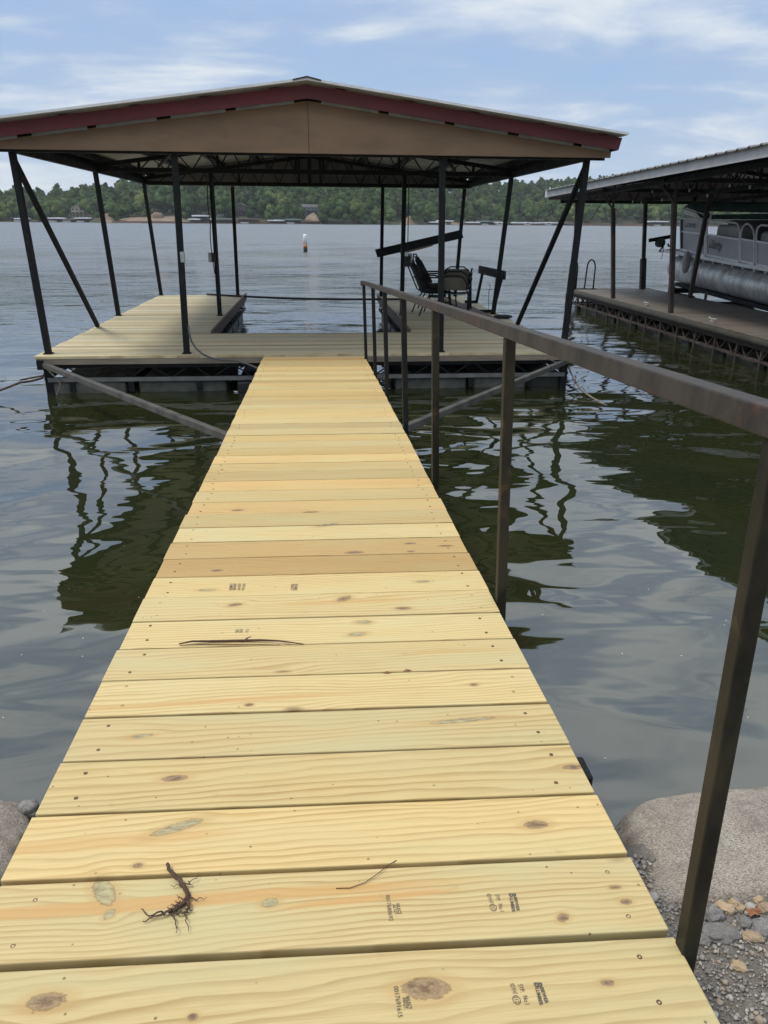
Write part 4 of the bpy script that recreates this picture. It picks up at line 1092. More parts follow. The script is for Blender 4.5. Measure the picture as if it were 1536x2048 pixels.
# side fence, sections of panel between tubular rails, on the plane x = BX
def sec(pxs, mid=True, radius=.10, name='fence', lower='panel', upper=None):
    (x0, t0, b0), (x1, t1, b1) = pxs           # px column, top row, bottom row at both ends
    a, b, c, d = atx(x0, t0, BX), atx(x1, t1, BX), atx(x1, b1, BX), atx(x0, b0, BX)
    r = .020; f = MB(); n = 5
    def corner(p, q, s):
        out = []; u = (q-p).normalized(); v = (s-p).normalized()
        for i in range(n+1):
            g = math.pi/2*i/n; out.append(p + u*radius*(1-math.sin(g)) + v*radius*(1-math.cos(g)))
        return out
    loop = [d] + corner(a, b, d)[::-1] + corner(b, a, c) + [c]
    f.tube(loop, r, 8); f.bar(d, c, .035, .045)
    ml, mr_ = a.lerp(d, .42), b.lerp(c, .42)
    if mid: f.bar(ml, mr_, .028, .035)
    f.build(name+'_rail', M['silver'], bt, smooth=False)
    g = MB(); 
    g.prism([ml+Vector((.01,0,0)), mr_+Vector((.01,0,0)), c+Vector((.01,0,0)), d+Vector((.01,0,0))], (.012, 0, 0)); go = g.build(name+'_panel', M[lower], bt)
    if upper:
        g = MB(); g.prism([a+Vector((.012,0,-.03)), b+Vector((.012,0,-.03)), mr_+Vector((.012,0,0)), ml+Vector((.012,0,0))], (.012, 0, 0)); g.build(name+'_panel', M[upper], bt)
    return go
g1 = sec(((1361,437,498),(1411,438,511)), upper='panel', radius=.03)
g2 = sec(((1414,439,510),(1479,447,523)), radius=.16)
g3 = sec(((1482,446,522),(1509,449,528)), radius=.28, name='gate')
g4 = sec(((1513,449,529),(1580,456,543)), radius=.22)
g5 = sec(((1590,457,545),(1800,485,590)), radius=.22)
# lettering and script decals on the side
def side_text(s, pa, pb, h, m, shear=0.):
    A, B = atx(*pa, BX-.008), atx(*pb, BX-.008); cu = bpy.data.curves.new('lettering', 'FONT'); cu.body = s; cu.shear = shear; cu.offset = .02
    ob = bpy.data.objects.new('lettering', cu); col.objects.link(ob); bpy.context.view_layer.update()
    me = bpy.data.meshes.new_from_object(ob.evaluated_get(bpy.context.evaluated_depsgraph_get())); bpy.data.objects.remove(ob)
    co = np.array([v.co[:] for v in me.vertices]); lo, hi = co.min(0), co.max(0); o0 = wloc(bt)
    for v in me.vertices:
        u = (v.co.x-lo[0])/(hi[0]-lo[0]); w = (v.co.y-lo[1])/(hi[1]-lo[1])*h; v.co = A.lerp(B, u)+Vector((0, 0, w))-o0
    me.materials.append(M[m]); o = bpy.data.objects.new('lettering', me); col.objects.link(o); o.parent = bt
side_text('LOWE', (1370,454), (1390,456), .10, 'decal')
side_text('Wy', (1398,494), (1407,499), .24, 'decalgreen', .3)
side_text('Liberty', (1416,501), (1441,507), .26, 'decal', .3)
# seats, console, rod bundle, canvas
m = MB(); p = atx(1470, 470, BX+.25); y = p.y
m.box((BX+.35, Yb-2.9, bz(Yb-2.9)+.42), (.5, 1.0, .66)); m.build('seat', M['seatgrey'], bt, bevel=.08, seg=3)
m = MB(); m.box((BX+.40, Yb-5.1, bz(Yb-5)+.40), (.6, 1.7, .62)); m.build('seat', M['seatgrey'], bt, bevel=.08, seg=3)
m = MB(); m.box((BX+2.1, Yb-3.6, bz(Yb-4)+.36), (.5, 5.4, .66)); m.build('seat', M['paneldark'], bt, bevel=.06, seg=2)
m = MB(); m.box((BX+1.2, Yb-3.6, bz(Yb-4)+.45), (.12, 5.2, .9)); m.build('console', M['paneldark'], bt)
for (pa, pb) in (((1363,436.5),(1363.5,498)),((1411,440),(1411,510))):
    m = MB(); a, b = atx(*pa, BX-.004), atx(*pb, BX-.004); m.bar(a, b, .03, .05, up=(0,1,0)); m.build('corner_post', M['paneldark'] if pa[0] < 1400 else M['silver'], bt)
m = MB(); YC = Yb-1.6
m.tube([(BX+.15, Yb-1.35, bz(Yb)+1.02), (BX+.25, Yb-2.5, bz(Yb)+1.00), (BX+.3, Yb-4, bz(Yb)+.98), (BX+.3, Yb-7, bz(Yb)+.94)], [.09,.10,.11,.12], 10)
m.tube([(BX+1.0, Yb-1.35, bz(Yb)+1.05), (BX+1.2, Yb-4, bz(Yb)+.98), (BX+1.2, Yb-7, bz(Yb)+.94)], [.08,.11,.12], 10)
m.box((BX+1.3, Yb-4.3, bz(Yb)+.80), (2.1, 5.0, .10)); 
m.build('folded_canopy', M['canvas'], bt, smooth=False)
m = MB(); rng3 = random.Random(2)
for i in range(8):
    a = atx(1366+rng3.uniform(-2,6), 416+i*1.6, BX+.2+.02*i); b = atx(1410+rng3.uniform(-4,4), 430+i*1.2, BX+.2+.02*i); m.tube([a, b], .013, 6)
m.build('rod_bundle', M['silver'], bt)
m = MB(); a = atx(1372,416,BX+.3); b = atx(1396,414,BX+.3); c = atx(1412,433,BX+.3)
m.tube([a, a.lerp(b,.6)+Vector((0,0,.02)), b, c], [.06,.12,.13,.10], 8); m.build('canopy_boot', M['canvas'], bt, smooth=True)
m = MB(); m.tube([atx(1433,420,BX+.6), atx(1431,402,BX+.6), atx(1437,396,BX+.6), atx(1443,410,BX+.6), atx(1447,420,BX+.6)], .010, 5)
m.tube([atx(1487,421,BX+.6), atx(1510,395,BX+.6)], .016, 5); m.build('antenna_cable', M['rubber'], bt, smooth=True)
m = MB(); m.tube([atx(1345,492,BX+.05), atx(1337,492,BX+.02), atx(1336,488,BX+.02)], .025, 6); m.tube([atx(1346,460,BX+.05), atx(1343,478,BX+.03), atx(1341,492,BX+.03)], .014, 6); m.build('bow_fitting', M['steel'], bt, smooth=True)
m = MB()
p = atx(1388, 525, BX+.1); V, F = stone((BX-.10, p.y, bz(p.y)-.18), (.09,.11,.26), 3, 3., .03, 2.4)
tri_object('fender', V, F, M['seatgrey'], bt, smooth=True)
# lift cradle
lf_ = empty('boat_lift', (10.4, 15.5, .5), 'dark steel boat lift cradle carrying the pontoon boat', 'boat lift')
m = MB()
for xc in (BX+.36, BX+2.1): m.bar((xc, Yb-.35, bz(Yb-.35)-.12-2*TR-.05), (xc, Yb-7, bz(Yb-7)-.12-2*TR-.05), .16, .09)
m.build('bunk', M['foam'], lf_)
for u in (.9, 3.4, 6.2):
    m = MB(); m.bar((BX-.10, Yb-u, bz(Yb-u)-.12-2*TR-.15), (BX+3.2, Yb-u, bz(Yb-u)-.12-2*TR-.15), .12, .12); m.build('cross_beam', M['steel'], lf_)
m = MB()
for u in (1.2, 3.9, 6.0): m.box((BX+.0, Yb-u, .22), (.5, .9, .5))
m.build('lift_tank', M['floatblack'], lf_, bevel=.04, seg=2)
m = MB(); m.box((BX+.02, Yb-.75, DZ+.02), (.14, .12, .22)); m.box((BX+.0, Yb-2.6, DZ-.02), (.05, .05, .30)); m.build('guide_bracket', M['galv'], lf_)
# ------------------------------------------------------------------ lake, far shore
R0 = 3.0
o = MB(); o._add([(-3500,.3,0),(3500,.3,0),(3500,4500,0),(-3500,4500,0)], [(0,1,2,3)])
o = o.build('lake', M['water'], loc=(0,0,0)); tag(o, 'dark green lake water, calm by the dock and rippled further out', kind='structure')
o = MB(); o._add([(-3500,-400,-1.2),(3500,-400,-1.2),(3500,4500,-1.2),(-3500,4500,-1.2)], [(0,1,2,3)])
tag(o.build('lake_bed', M['hillsoil'], loc=(0,0,-1.2)), 'muddy lake bed', kind='structure')

SKY = [(-700,392),(-300,396),(-60,388),(0,388),(100,383),(170,381),(190,369),(215,366),(238,373),(262,360),(300,352),(450,348),(700,350),(900,361),(980,361),(1040,360),(1120,357),(1180,353),(1240,354),(1290,358),(1400,362),(1700,352),(2400,370)]
def sky_row(px):
    for (a, b), (c, d) in zip(SKY, SKY[1:]):
        if a <= px <= c: return b+(d-b)*(px-a)/(c-a)
    return 375
def shoreY(px):                       # distance of the waterline
    if px < 200: return 760
    if px < 640: return 700
    if px < 700: return 690
    if px < 900: return 690+ (px-700)*.35
    return 760+min(60, (px-900)*.2)
def hill(px, Yd):                     # ground height on the bearing of picture column px
    s = shoreY(px); q = (Yd-s)/300.0
    top = aty(px, sky_row(px), s+300).z - 14
    if q < 0: return -.5
    u = min(1.0, q); f = .06*min(1, q*30)+ .94*(u*u*(3-2*u))**.75
    w = 1.5*mnoise.noise(Vector((px*.012, Yd*.01, 3.)))*min(1, q*6)
    return max(0.3, top*f + w)
V = []; cols = list(range(-900, 2600, 25)); deps = [-6, 0, 3, 10, 22, 40, 65, 95, 130, 170, 210, 255, 300, 420, 700]
for px in cols:
    for dd in deps:
        Yd = shoreY(px)+dd; p = aty(px, 447, Yd); V.append((p.x, Yd, -1.0 if dd < 0 else (.25 if dd == 0 else hill(px, Yd))))
n = len(deps); F = [(i*n+j, (i+1)*n+j, (i+1)*n+j+1, i*n+j+1) for i in range(len(cols)-1) for j in range(n-1)]
tag(tri_object('hills', V, F, M['hillsoil'], smooth=True), 'wooded hills rising from the far shore of the lake', kind='structure')

def farpt(px, depth=0., z=None):
    Yd = shoreY(px)+depth; p = aty(px, 447, Yd); return Vector((p.x, Yd, hill(px, Yd) if z is None else z))

rg = np.random.RandomState(21)
def leafset(crown_pts, n, size, r):
    """n leaf-clump quads over lobed crown; crown_pts: (center, radii)"""
    V = []; F = []; b = 0
    per = max(1, n//len(crown_pts))
    for (c, rr) in crown_pts:
        for _ in range(per):
            d = r.normal(size=3); d /= np.linalg.norm(d); d[2] = d[2]*.9+.12
            p = c + d*rr*(.78+.30*r.rand())
            nrm = d + r.normal(size=3)*.55; nrm /= np.linalg.norm(nrm)
            a = np.cross(nrm, r.normal(size=3)); a /= np.linalg.norm(a); e = np.cross(nrm, a)
            s = size*(.6+.8*r.rand())
            q = [p+a*s, p+e*s*.8+a*s*.1, p-a*s*.9, p-e*s*.8]
            V += q; F.append((b, b+1, b+2, b+3)); b += 4
    return np.array(V), np.array(F)
def crown_lobes(h, w, r, k=7, lowest=.30):
    out = []
    for i in range(k):
        a = r.rand()*6.28; t = lowest + (1-lowest)*((i+.5)/k); rad = w*.5*(1-.55*max(0, t-.55)/.45)*(.55+.3*r.rand())
        off = w*.5*(.55 if t < .8 else .2)
        out.append((np.array([off*math.cos(a), off*math.sin(a), h*t*.93]), np.array([rad*.72, rad*.72, rad*.62])))
    out.append((np.array([0, 0, h*.62]), np.array([w*.36, w*.36, h*.28])))
    return out
SPEC = []
for s in range(6):
    r = np.random.RandomState(40+s); h = 15+3*r.rand(); w = 11+3*r.rand(); lob = crown_lobes(h, w, r, 9, .12 if s % 2 else .2)
    Vv, Ff = leafset(lob, 900, .42, r)
    fill = []; fb = 0; ffs = []
    for (c, rr) in lob:
        v, f = ICO[2]; v2 = v*(1+.25*(r.rand(len(v), 1)-.5))*rr*.92+c; fill.append(v2); ffs.append(f+fb); fb += len(v2)
    SPEC.append((h, w, Vv, Ff, np.concatenate(fill), np.concatenate(ffs)))
def tree_object(kind_i, label, cat, group, light=False):
    h, w, Vv, Ff, V2, F2 = SPEC[kind_i]
    t = empty('broadleaf_tree', (0,0,0), label, cat, group)
    F2q = np.concatenate([F2, F2[:, 2:3]], 1)          # placeholder, replaced by mixed mesh below
    r = np.random.RandomState(kind_i+7)
    V = np.concatenate([Vv, V2]); faces = [tuple(x) for x in Ff] + [tuple(x+len(Vv)) for x in F2]
    me = bpy.data.meshes.new('crown'); me.from_pydata(V.tolist(), [], faces)
    at = me.attributes.new('rnd', 'FLOAT_COLOR', 'FACE'); a = np.ones((len(faces), 4), dtype=np.float32); a[:, 0] = 0; a[:, 1] = r.rand(len(faces)); a[:, 2] = .25+.5*r.rand(len(faces)); 
    at.data.foreach_set('color', a.ravel()); me.materials.append(M['foliage_light'] if light else M['foliage'])
    o = bpy.data.objects.new('crown', me); col.objects.link(o); o.parent = t
    m = MB(); m.tube([(0,0,-.5),(.1,0,h*.3),(-.1,.1,h*.6),(0,0,h*.8)], [.42,.32,.2,.08], 7); m.tube([(0.05,0,h*.3),(w*.2,.3,h*.55)], [.16,.06], 5); m.tube([(0,0,h*.4),(-w*.2,-.3,h*.6)], [.16,.06], 5)
    m.build('trunk', M['bark'], t); return t
PROTO = {}
def put_tree(px, depth, k, label, group, s=1.0, light=False, zs=1.0):
    key = (k, light)
    if key not in PROTO: PROTO[key] = tree_object(k, label, 'tree', group, light); t = PROTO[key]
    else: t = copy_tree(PROTO[key]); t['label'] = label; t['group'] = group; t['category'] = 'tree'
    p = farpt(px, depth); t.location = p; t.rotation_euler.z = rt_.uniform(0, 6.28); t.scale = (s, s, s*zs); return t
rt_ = random.Random(77)
LAB = {'a': ('dense green tree on the far left shore above the small boat docks', 'shoreline trees at the far left'),
       'b': ('tall rounded dark green tree on the far shore around the houses', 'shoreline trees around the houses'),
       'c': ('full green tree growing down to the waterline on the middle point', 'trees of the middle point'),
       'd': ('green tree behind the long row of boat docks at the foot of the right hill', 'trees at the foot of the right hill'),
       'e': ('tree on the far shore seen through the neighbouring dock', 'trees seen through the neighbouring dock')}
GAPS = [(95,30),(150,-1)]
def clear(px, depth, gaps):
    return not any(a <= px <= b and depth < dmax for (a, b, dmax) in gaps)
gaps = [(186,232,4),(232,392,20),(140,176,30),(310,345,30),(270,300,14),(408,436,42),(459,499,42),(596,642,36),(806,835,10),(28,62,10),(98,135,10),(152,185,10),(1155,1310,8),(405,540,9)]
px = -50
while px < 1570:
    for row in range(3):
        depth = [7, 26, 50][row]+rt_.uniform(-5, 6); q = px+rt_.uniform(-8, 8)+(row % 2)*12
        if 640 < q < 880 and row == 0: depth = rt_.uniform(0, 3)
        if not clear(q, depth, gaps): continue
        if row == 2 and rt_.random() < .35: continue
        key = 'a' if q < 180 else 'b' if q < 640 else 'c' if q < 905 else 'd' if q < 1150 else 'e'
        light = (q < 12 and row < 2) or (rt_.random() < (.22 if key in 'ce' else .09))
        put_tree(q, depth, rt_.randrange(6), LAB[key][0] if not light else {'a':'yellow-green tree at the far left shore','b':'lighter green tree among the darker ones by the far houses','c':'lighter yellow-green tree on the middle point','d':'lighter green tree behind the right-hand row of docks','e':'lighter green tree seen through the neighbouring dock'}[key],
                 LAB[key][1]+(' (lighter ones)' if light else ''), rt_.uniform(.95, 1.45)*(1.1 if 640<q<720 else 1.0)*(.8 if row == 0 and key in 'bd' else 1), light)
    px += 27
# the wood behind, one mass
VV = []; FF = []; RR = []; nb = 0; r = np.random.RandomState(5)
lo = []
for s in range(5):
    rr_ = np.random.RandomState(90+s); h = 14.; w = 10.5; lob = crown_lobes(h, w, rr_, 5, .45); Vv, Ff = leafset(lob, 125, .72, rr_)
    v, f = ICO[1]; fv = []; fb = len(Vv); FFm = [tuple(x) for x in Ff]
    tri = []
    for (c, q) in lob:
        v2 = v*(1+.3*(rr_.rand(len(v), 1)-.5))*q*.98+c; fv.append(v2); tri.append(f+fb); fb += len(v2)
    tri = np.concatenate(tri); quad = np.asarray(Ff); t1 = np.concatenate([quad[:, [0,1,2]], quad[:, [0,2,3]], tri])
    lo.append((np.concatenate([Vv]+fv), t1))
cnt = 0
for dep in np.concatenate([np.concatenate([np.arange(24, 150, 15.0), np.arange(150, 330, 11.0)])]):
    stepx = (12.5 if dep < 150 else 9.0)/((shoreY(700)+dep)*.93)*1480*1.0
    px = -180.0
    while px < 1700:
        q = px+r.uniform(-.4, .4)*stepx; d = dep+r.uniform(-5, 5); px += stepx
        if not clear(q, d, gaps): continue
        if dep > 120 and r.rand() < .25: continue
        p = farpt(q, d); V_, F_ = lo[r.randint(5)]; a = r.rand()*6.28; s = (.72+.62*r.rand()**1.5)*(1.38 if (dep < 150 and q < 900) else 1.1 if dep < 150 else .92)
        c_, s_ = math.cos(a), math.sin(a); X = V_[:, 0]*c_-V_[:, 1]*s_; Y_ = V_[:, 0]*s_+V_[:, 1]*c_
        VV.append(np.stack([X*s+p.x, Y_*s+p.y, V_[:, 2]*s*(.9+.3*r.rand())+p.z-2.0], 1)); FF.append(F_+nb); nb += len(V_)
        R_ = np.zeros((len(F_), 3)); R_[:, 0] = r.rand()**1.3; R_[:, 1] = r.rand(len(F_)); R_[:, 2] = .05+.45*r.rand()+.3*r.rand(len(F_)); RR.append(R_); cnt += 1
print('forest trees', cnt, 'faces', sum(len(f) for f in FF))
tag(tri_object('wood', np.concatenate(VV), np.concatenate(FF), M['foliage'], rnd=np.concatenate(RR)), 'continuous broadleaf wood covering the far hills', 'wood', kind='stuff')

# bare banks and sea walls
def bank(px0, px1, z1, d0, d1, mat, label, bump_=1.5, seed=0):
    V = []; n = 26; k = 9
    for i in range(n+1):
        px = px0+(px1-px0)*i/n; u = i/n; env = math.sin(math.pi*u)**.5
        for j in range(k+1):
            w = j/k; Yd = shoreY(px)+d0+(d1-d0)*w; p = aty(px, 447, Yd)
            z = (z1*env*w**.7)*(1+.25*mnoise.noise(Vector((u*5, w*3, seed))))
            V.append((p.x, Yd, max(-.3, z+.1)))
    F = [(i*(k+1)+j, (i+1)*(k+1)+j, (i+1)*(k+1)+j+1, i*(k+1)+j+1) for i in range(n) for j in range(k)]
    tag(tri_object('bank', V, F, M[mat], smooth=True), label, kind='structure')
bank(188, 232, 7.5, -3, 12, 'sand', 'bare earth bank on the far shore')
bank(225, 400, 5.5, -3, 22, 'sand', 'low bare earth shore left of the big docks', seed=2)
bank(608, 645, 9, -2, 30, 'sand', 'bare earth slope beside the blue house', seed=4)
bank(800, 838, 7, -2, 16, 'sand', 'bare earth bank right of the middle point', seed=5)
bank(895, 935, 5, -2, 12, 'sand', 'pale bank behind the docks', seed=6)
def seawall(px0, px1, h, label):
    a, b = farpt(px0, -3, 0), farpt(px1, -3, 0); m = MB(); m.bar(a+Vector((0,0,h/2-.4)), b+Vector((0,0,h/2-.4)), 1.0, h); tag(m.build('seawall', M['redbank']), label, 'retaining wall', 'retaining walls along the far shore')
seawall(225, 405, 1.9, 'long low reddish retaining wall at the foot of the bare earth shore')
seawall(405, 540, 2.6, 'brown retaining wall behind the largest far boat docks')
seawall(1155, 1312, 2.6, 'low brown retaining wall seen through the neighbouring dock')
V, F = stone(tuple(farpt(316, 16)+Vector((0,0,1.0))), (5.5, 4., 4.6), 4, 4., .10, 2.3)
tag(tri_object('earth_mound', V, F, M['sand'], loc=tuple(farpt(316,16)), smooth=True), 'round bare brown mound on the far bank', 'mound')

# far boat docks
def fdock(px0, px1, row_top, roofmat, label, wall=None, boat=False, depth=-10, two=False, group='small roofed boat docks along the far shore'):
    a, b = farpt(px0, depth, 0), farpt(px1, depth, 0); W_ = b.x-a.x; Yd = a.y; cx = (a.x+b.x)/2
    H = max(3.0, aty(px0, row_top, Yd).z)
    t = empty('covered_dock', (cx, Yd, 0), label, 'dock', group); D = 9.0
    m = MB(); m.box((cx, Yd+D/2, .35), (W_, D, .35)); m.build('deck', M['hbrown'], t)
    m = MB(); s = W_/2+.6
    m.prism([(cx-s, Yd-.6, H-.35), (cx, Yd-.6, H), (cx+s, Yd-.6, H-.35), (cx+s, Yd-.6, H-1.25), (cx-s, Yd-.6, H-1.25)], (0, D+1.2, 0)); m.build('roof', M[roofmat], t)
    n = max(2, int(W_/4.5))
    for i in range(n+1):
        m = MB(); x = cx-W_/2+.2+(W_-.4)*i/n; m.box((x, Yd+.2, H/2-.1), (.22, .22, H-.7)); m.build('post', M['hdark'], t)
    m = MB(); m.box((cx, Yd+D-.4, H/2), (W_, .2, H-1.0)); m.build('back_wall', M[wall or 'hdark'], t)
    if two:
        m = MB(); m.box((cx, Yd+2.5, H*.55), (W_-.5, .15, .9)); m.build('upper_railing', M['hdark'], t)
        m = MB(); m.box((cx, Yd+4.5, H*.5), (W_, 8.5, .25)); m.build('upper_deck', M['hbrown'], t)
    if boat:
        bb = MB(); x = cx-W_*.1; 
        bb._add([(x-3.6,Yd-3,.2),(x+2.6,Yd-3,.2),(x+2.6,Yd-1.2,.2),(x-3.6,Yd-1.2,.2),(x-4.4,Yd-3.1,1.3),(x+2.8,Yd-3.2,1.2),(x+2.8,Yd-1,1.2),(x-4.4,Yd-1.1,1.3)], [(3,2,1,0),(4,5,6,7),(0,1,5,4),(1,2,6,5),(2,3,7,6),(3,0,4,7)])
        be = empty('motor_boat', (x, Yd-2, 0), 'white boat at the ' + label, 'boat', 'white boats at the far docks')
        bb.build('hull', M['hwhite'], be)
        bb = MB(); bb._add([(x-1.6,Yd-2.8,1.25),(x+1.2,Yd-2.8,1.25),(x+1.2,Yd-1.4,1.25),(x-1.6,Yd-1.4,1.25),(x-.9,Yd-2.6,2.2),(x+1.0,Yd-2.6,2.2),(x+1.0,Yd-1.6,2.2),(x-.9,Yd-1.6,2.2)], [(3,2,1,0),(4,5,6,7),(0,1,5,4),(1,2,6,5),(2,3,7,6),(3,0,4,7)]); bb.build('cabin', M['glass'], be)
for a in [(31,55,435.5,'roofwhite','leftmost small white roofed dock on the far shore',None,True),
          (98,127,434.5,'roofwhite','long white roofed dock, second from the left on the far shore',None,True),
          (128,150,437,'roofbrown','low tan roofed dock between two white roofed docks, far left',None,True),
          (152,183,434.5,'roofwhite','white roofed dock just left of the bare bank',None,True),
          (378,399,436.5,'roofwhite','small white roofed reddish dock at the left foot of the two-storey dock','hbrown',False),
          (386,417,429.5,'roofwhite','two-storey dark far dock with a flat white roof',None,False,-8,True),
          (420,431,436,'roofwhite','narrow white roofed dock right of the two-storey far dock','hwhite',False),
          (433,465,436,'roofgreen','pale green roofed far dock between white and brown roofs','htan',False),
          (474,517,435.5,'roofbrown','wide brown roofed far dock below the gabled house','hbrown',True),
          (537,567,439,'roofwhite','white roofed far dock alone right of the brown roofed one',None,False),
          (570,602,437,'roofgreen','pale green roofed dock left of the bare earth slope',None,True),
          (604,640,443,'roofbrown','low brown dock at the foot of the bare earth slope','htan',False),
          (861,876,445,'roofwhite','small steep white dock left end of the right-hand row',None,False),
          (874,902,440,'roofwhite','long white roofed dock near the left of the right-hand row','htan',True),
          (934,957,443.5,'roofwhite','white roofed dock in the middle of the right-hand row',None,False),
          (957,987,441,'roofgreen','pale green roofed dock in the right-hand row',None,True),
          (988,1012,446,'roofwhite','low white roofed dock with boats, right of the green roofed one',None,True),
          (1026,1036,445.5,'roofwhite','narrow white roofed dock at the left end of the far right group',None,False),
          (1040,1073,444,'roofwhite','white roofed dock second in the far right group','hwhite',True),
          (1077,1120,444,'roofwhite','widest white roofed dock of the far right group','hwhite',True),
          (1124,1150,446,'roofbrown','low brown dock at the right end of the far right group','hwhite',False),
          (1300,1336,441.5,'roofwhite','lone white roofed dock seen through the neighbouring dock',None,True)]:
    fdock(*a)
# far houses
def house(px0, px1, row_top, row_bot, wallm, roofm, label, gable=True, depth=30, chimney=False, wins=(2,3)):
    Yd = shoreY((px0+px1)/2)+depth; a, b = aty(px0, row_top, Yd), aty(px1, row_bot, Yd); x0, x1, zt, zb = a.x, b.x, a.z, b.z
    W_ = x1-x0; H = zt-zb; t = empty('house', ((x0+x1)/2, Yd, zb), label, 'house', 'houses on the far shore'); he = H*.68; D = 9
    base = hill((px0+px1)/2, Yd)-3
    m = MB(); m.box(((x0+x1)/2, Yd+D/2, (zb+he+base)/2), (W_, D, zb+he-base)); m.build('wall', M[wallm], t)
    m = MB(); cx = (x0+x1)/2
    if gable:
        m.prism([(x0+.3, Yd+.1, zb+he), (x1-.3, Yd+.1, zb+he), (cx, Yd+.1, zt-.4)], (0, D-.2, 0)); m.build('gable_wall', M[wallm], t); m = MB()
        for s, xe in ((-1, x0-.6), (1, x1+.6)): m.prism([(xe, Yd-.7, zb+he-.4), (cx, Yd-.7, zt), (cx, Yd-.7, zt-.35), (xe, Yd-.7, zb+he-.75)], (0, D+1.4, 0))
    else:
        m.prism([(x0-.6, Yd-.7, zb+he), (x0-.6, Yd+D+.7, zb+he), (x0-.6, Yd+D/2, zt)], (W_+1.2, 0, 0))
    ro = m.build('roof', M[roofm], t)
    if chimney: m = MB(); m.box((x1-1.5, Yd+1, zb+H*.62), (1.6, 1.6, H*1.25)); m.build('chimney', M['htan'], ro)
    R_, C_ = wins
    for i in range(R_):
        for j in range(C_):
            x = x0+W_*(j+.5)/C_; z = zb+he*(i+.55)/R_; m = MB(); w = min(1.7, W_/C_*.55); h = min(1.6, he/R_*.5)
            m.box((x, Yd-.05, z), (w+.3, .12, h+.3)); f = m.build('window', M['hwhite'] if wallm != 'hwhite' else M['hdark'], t)
            m = MB(); m.box((x, Yd-.12, z), (w, .06, h)); m.build('pane', M['glass'], f)
    m = MB(); m.box((cx, Yd-1.4, zb+he*.48), (W_*.9, 2.6, .25)); 
    for i in range(5): m.box((x0+W_*(.07+.215*i), Yd-2.6, (zb+he*.48+base)/2), (.25,.25,zb+he*.48-base))
    m.build('balcony', M['hdark'], t)
house(52, 66, 417, 428, 'hwhite', 'roofgrey', 'low pale house at the far left, partly hidden by trees', False, 34, wins=(1,2))
house(76, 92, 407, 431, 'htan', 'roofbrown', 'tan far house with a tall stone chimney', True, 34, True)
house(140, 175, 406, 436, 'htan', 'roofgrey', 'large tan and grey house with a round-windowed gable above the left shore', True, 24, wins=(3,4))
house(432, 447, 402, 430, 'hwhite', 'roofgrey', 'tall narrow white house left of the gabled house', True, 38, wins=(3,2))
house(466, 497, 405, 431, 'hdark', 'roofgrey', 'dark timbered house with a white-edged gable above the brown roofed dock', True, 38, wins=(2,4))
house(468, 477, 383, 392, 'hwhite', 'roofwhite', 'small white house high on the hill', True, 130, wins=(1,1))
house(597, 637, 408, 428, 'hblue', 'roofdark', 'wide blue-grey house above the bare earth slope', False, 34, wins=(2,5))
house(1050, 1066, 431, 443, 'hbrown', 'roofgrey', 'brown house behind the far right group of docks', True, 16, wins=(1,2))
house(283, 293, 401, 408, 'hwhite', 'roofwhite', 'small white gabled cabin among trees above the bare shore', True, 60, wins=(1,1))
# ------------------------------------------------------------------ air, sky, sun
hz = bpy.data.materials.new('air'); hz.use_nodes = True; nt = hz.node_tree; nt.nodes.clear()
out = nt.nodes.new('ShaderNodeOutputMaterial'); pv = nt.nodes.new('ShaderNodeVolumePrincipled')
pv.inputs['Color'].default_value = (.90, .96, 1.0, 1); pv.inputs['Density'].default_value = HAZE
pv.inputs['Anisotropy'].default_value = 0.2; nt.links.new(pv.outputs[0], out.inputs['Volume'])
m = MB(); m.box((150, 560, 47), (1500, 1260, 100)); o = m.build('haze', hz, loc=(150,560,47)); tag(o, 'thin summer haze over the lake', kind='stuff')

SUN_EL, SUN_AZ = math.radians(60), math.radians(268)     # azimuth clockwise from +Y: high on the viewer's left
w = bpy.data.worlds.new('World'); scene.world = w; w.use_nodes = True; nt = w.node_tree; N = nt.nodes; N.clear(); Lk = nt.links.new
class WT(NT):
    def __init__(s): s.t = nt; s.n = N
t = WT()
sky = N.new('ShaderNodeTexSky'); sky.sky_type = 'NISHITA'; sky.sun_disc = False; sky.sun_elevation = SUN_EL; sky.sun_rotation = SUN_AZ
sky.air_density = 1.0; sky.dust_density = 1.5; sky.ozone_density = 1.5
g = N.new('ShaderNodeTexCoord').outputs['Generated']; s = t.sep(g)
z = t.math('MAXIMUM', s[2], 0.0); k = t.math('DIVIDE', 1.0, t.math('ADD', z, .16))
p = t.comb(t.math('MULTIPLY', s[0], k), t.math('MULTIPLY', s[1], k), 0.0)
pw = t.vm('ADD', p, t.vm('MULTIPLY', t.vm('SUBTRACT', t.noise(p, .9, 3, .5, col=True), (.5,.5,.5)), (.5,.5,.5)))
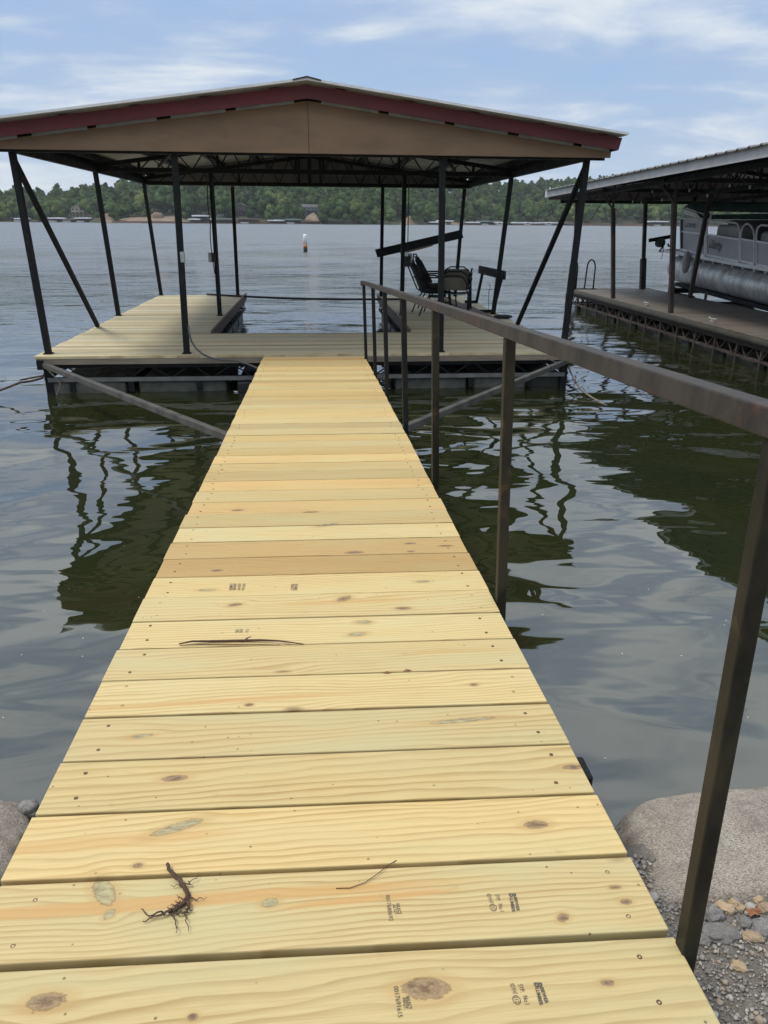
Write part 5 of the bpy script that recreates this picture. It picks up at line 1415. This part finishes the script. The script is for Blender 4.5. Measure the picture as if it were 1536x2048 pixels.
n1 = t.noise(t.mapv(pw, (.75,.95,1), loc=CLOUD_LOC, rot=(0,0,.25)), 1.0, 8, .52)
n2 = t.noise(t.mapv(pw, (1.2,1.9,1), loc=(4,1,0), rot=(0,0,.2)), 1.6, 9, .56)
cov = t.math('ADD', t.math('MULTIPLY', n1, .68), t.math('MULTIPLY', n2, .32))
veil = t.mr(cov, .30, .56)                       # thin grey-blue veil
puff = t.mr(t.math('ADD', t.math('MULTIPLY', n1, .5), t.math('MULTIPLY', n2, .5)), .46, .66)
blue = t.mix(t.mr(z, 0., .30), (3.1,4.3,5.8), (2.0,3.4,5.7))
base = t.mix(.85, sky.outputs[0], blue)
c = t.mix(t.math('MULTIPLY', veil, .68), base, (3.3,4.0,5.4))
c = t.mix(t.math('MULTIPLY', puff, .9), c, (5.9,6.3,6.5))
hzn = t.mr(z, 0.0, .11, 1., 0.)
c = t.mix(t.math('MULTIPLY', hzn, .6), c, (4.4,5.1,5.7))
hi = t.mr(z, .20, .45)                            # overhead the cover is thicker and whiter
c = t.mix(t.math('MULTIPLY', hi, t.mr(n2, .36, .60, .30, 1.0)), c, (8.0,8.4,8.9))
bg = N.new('ShaderNodeBackground'); Lk(c, bg.inputs[0]); bg.inputs[1].default_value = .14
wo = N.new('ShaderNodeOutputWorld'); Lk(bg.outputs[0], wo.inputs[0])

sl = bpy.data.lights.new('sun', 'SUN'); sl.energy = SUN_E; sl.angle = math.radians(13); sl.color = (1.0, .95, .86)
so = bpy.data.objects.new('sun', sl); col.objects.link(so)
d = Vector((math.sin(SUN_AZ)*math.cos(SUN_EL), math.cos(SUN_AZ)*math.cos(SUN_EL), math.sin(SUN_EL)))
so.rotation_euler = d.to_track_quat('Z', 'Y').to_euler(); so.location = (0, 0, 60)
scene.view_settings.view_transform = 'Standard'; scene.view_settings.look = 'None'
scene.view_settings.exposure = EXPO; scene.view_settings.gamma = 1.0
scene.render.engine = 'CYCLES'
scene.cycles.max_bounces = 8; scene.cycles.volume_bounces = 0; scene.cycles.transparent_max_bounces = 8
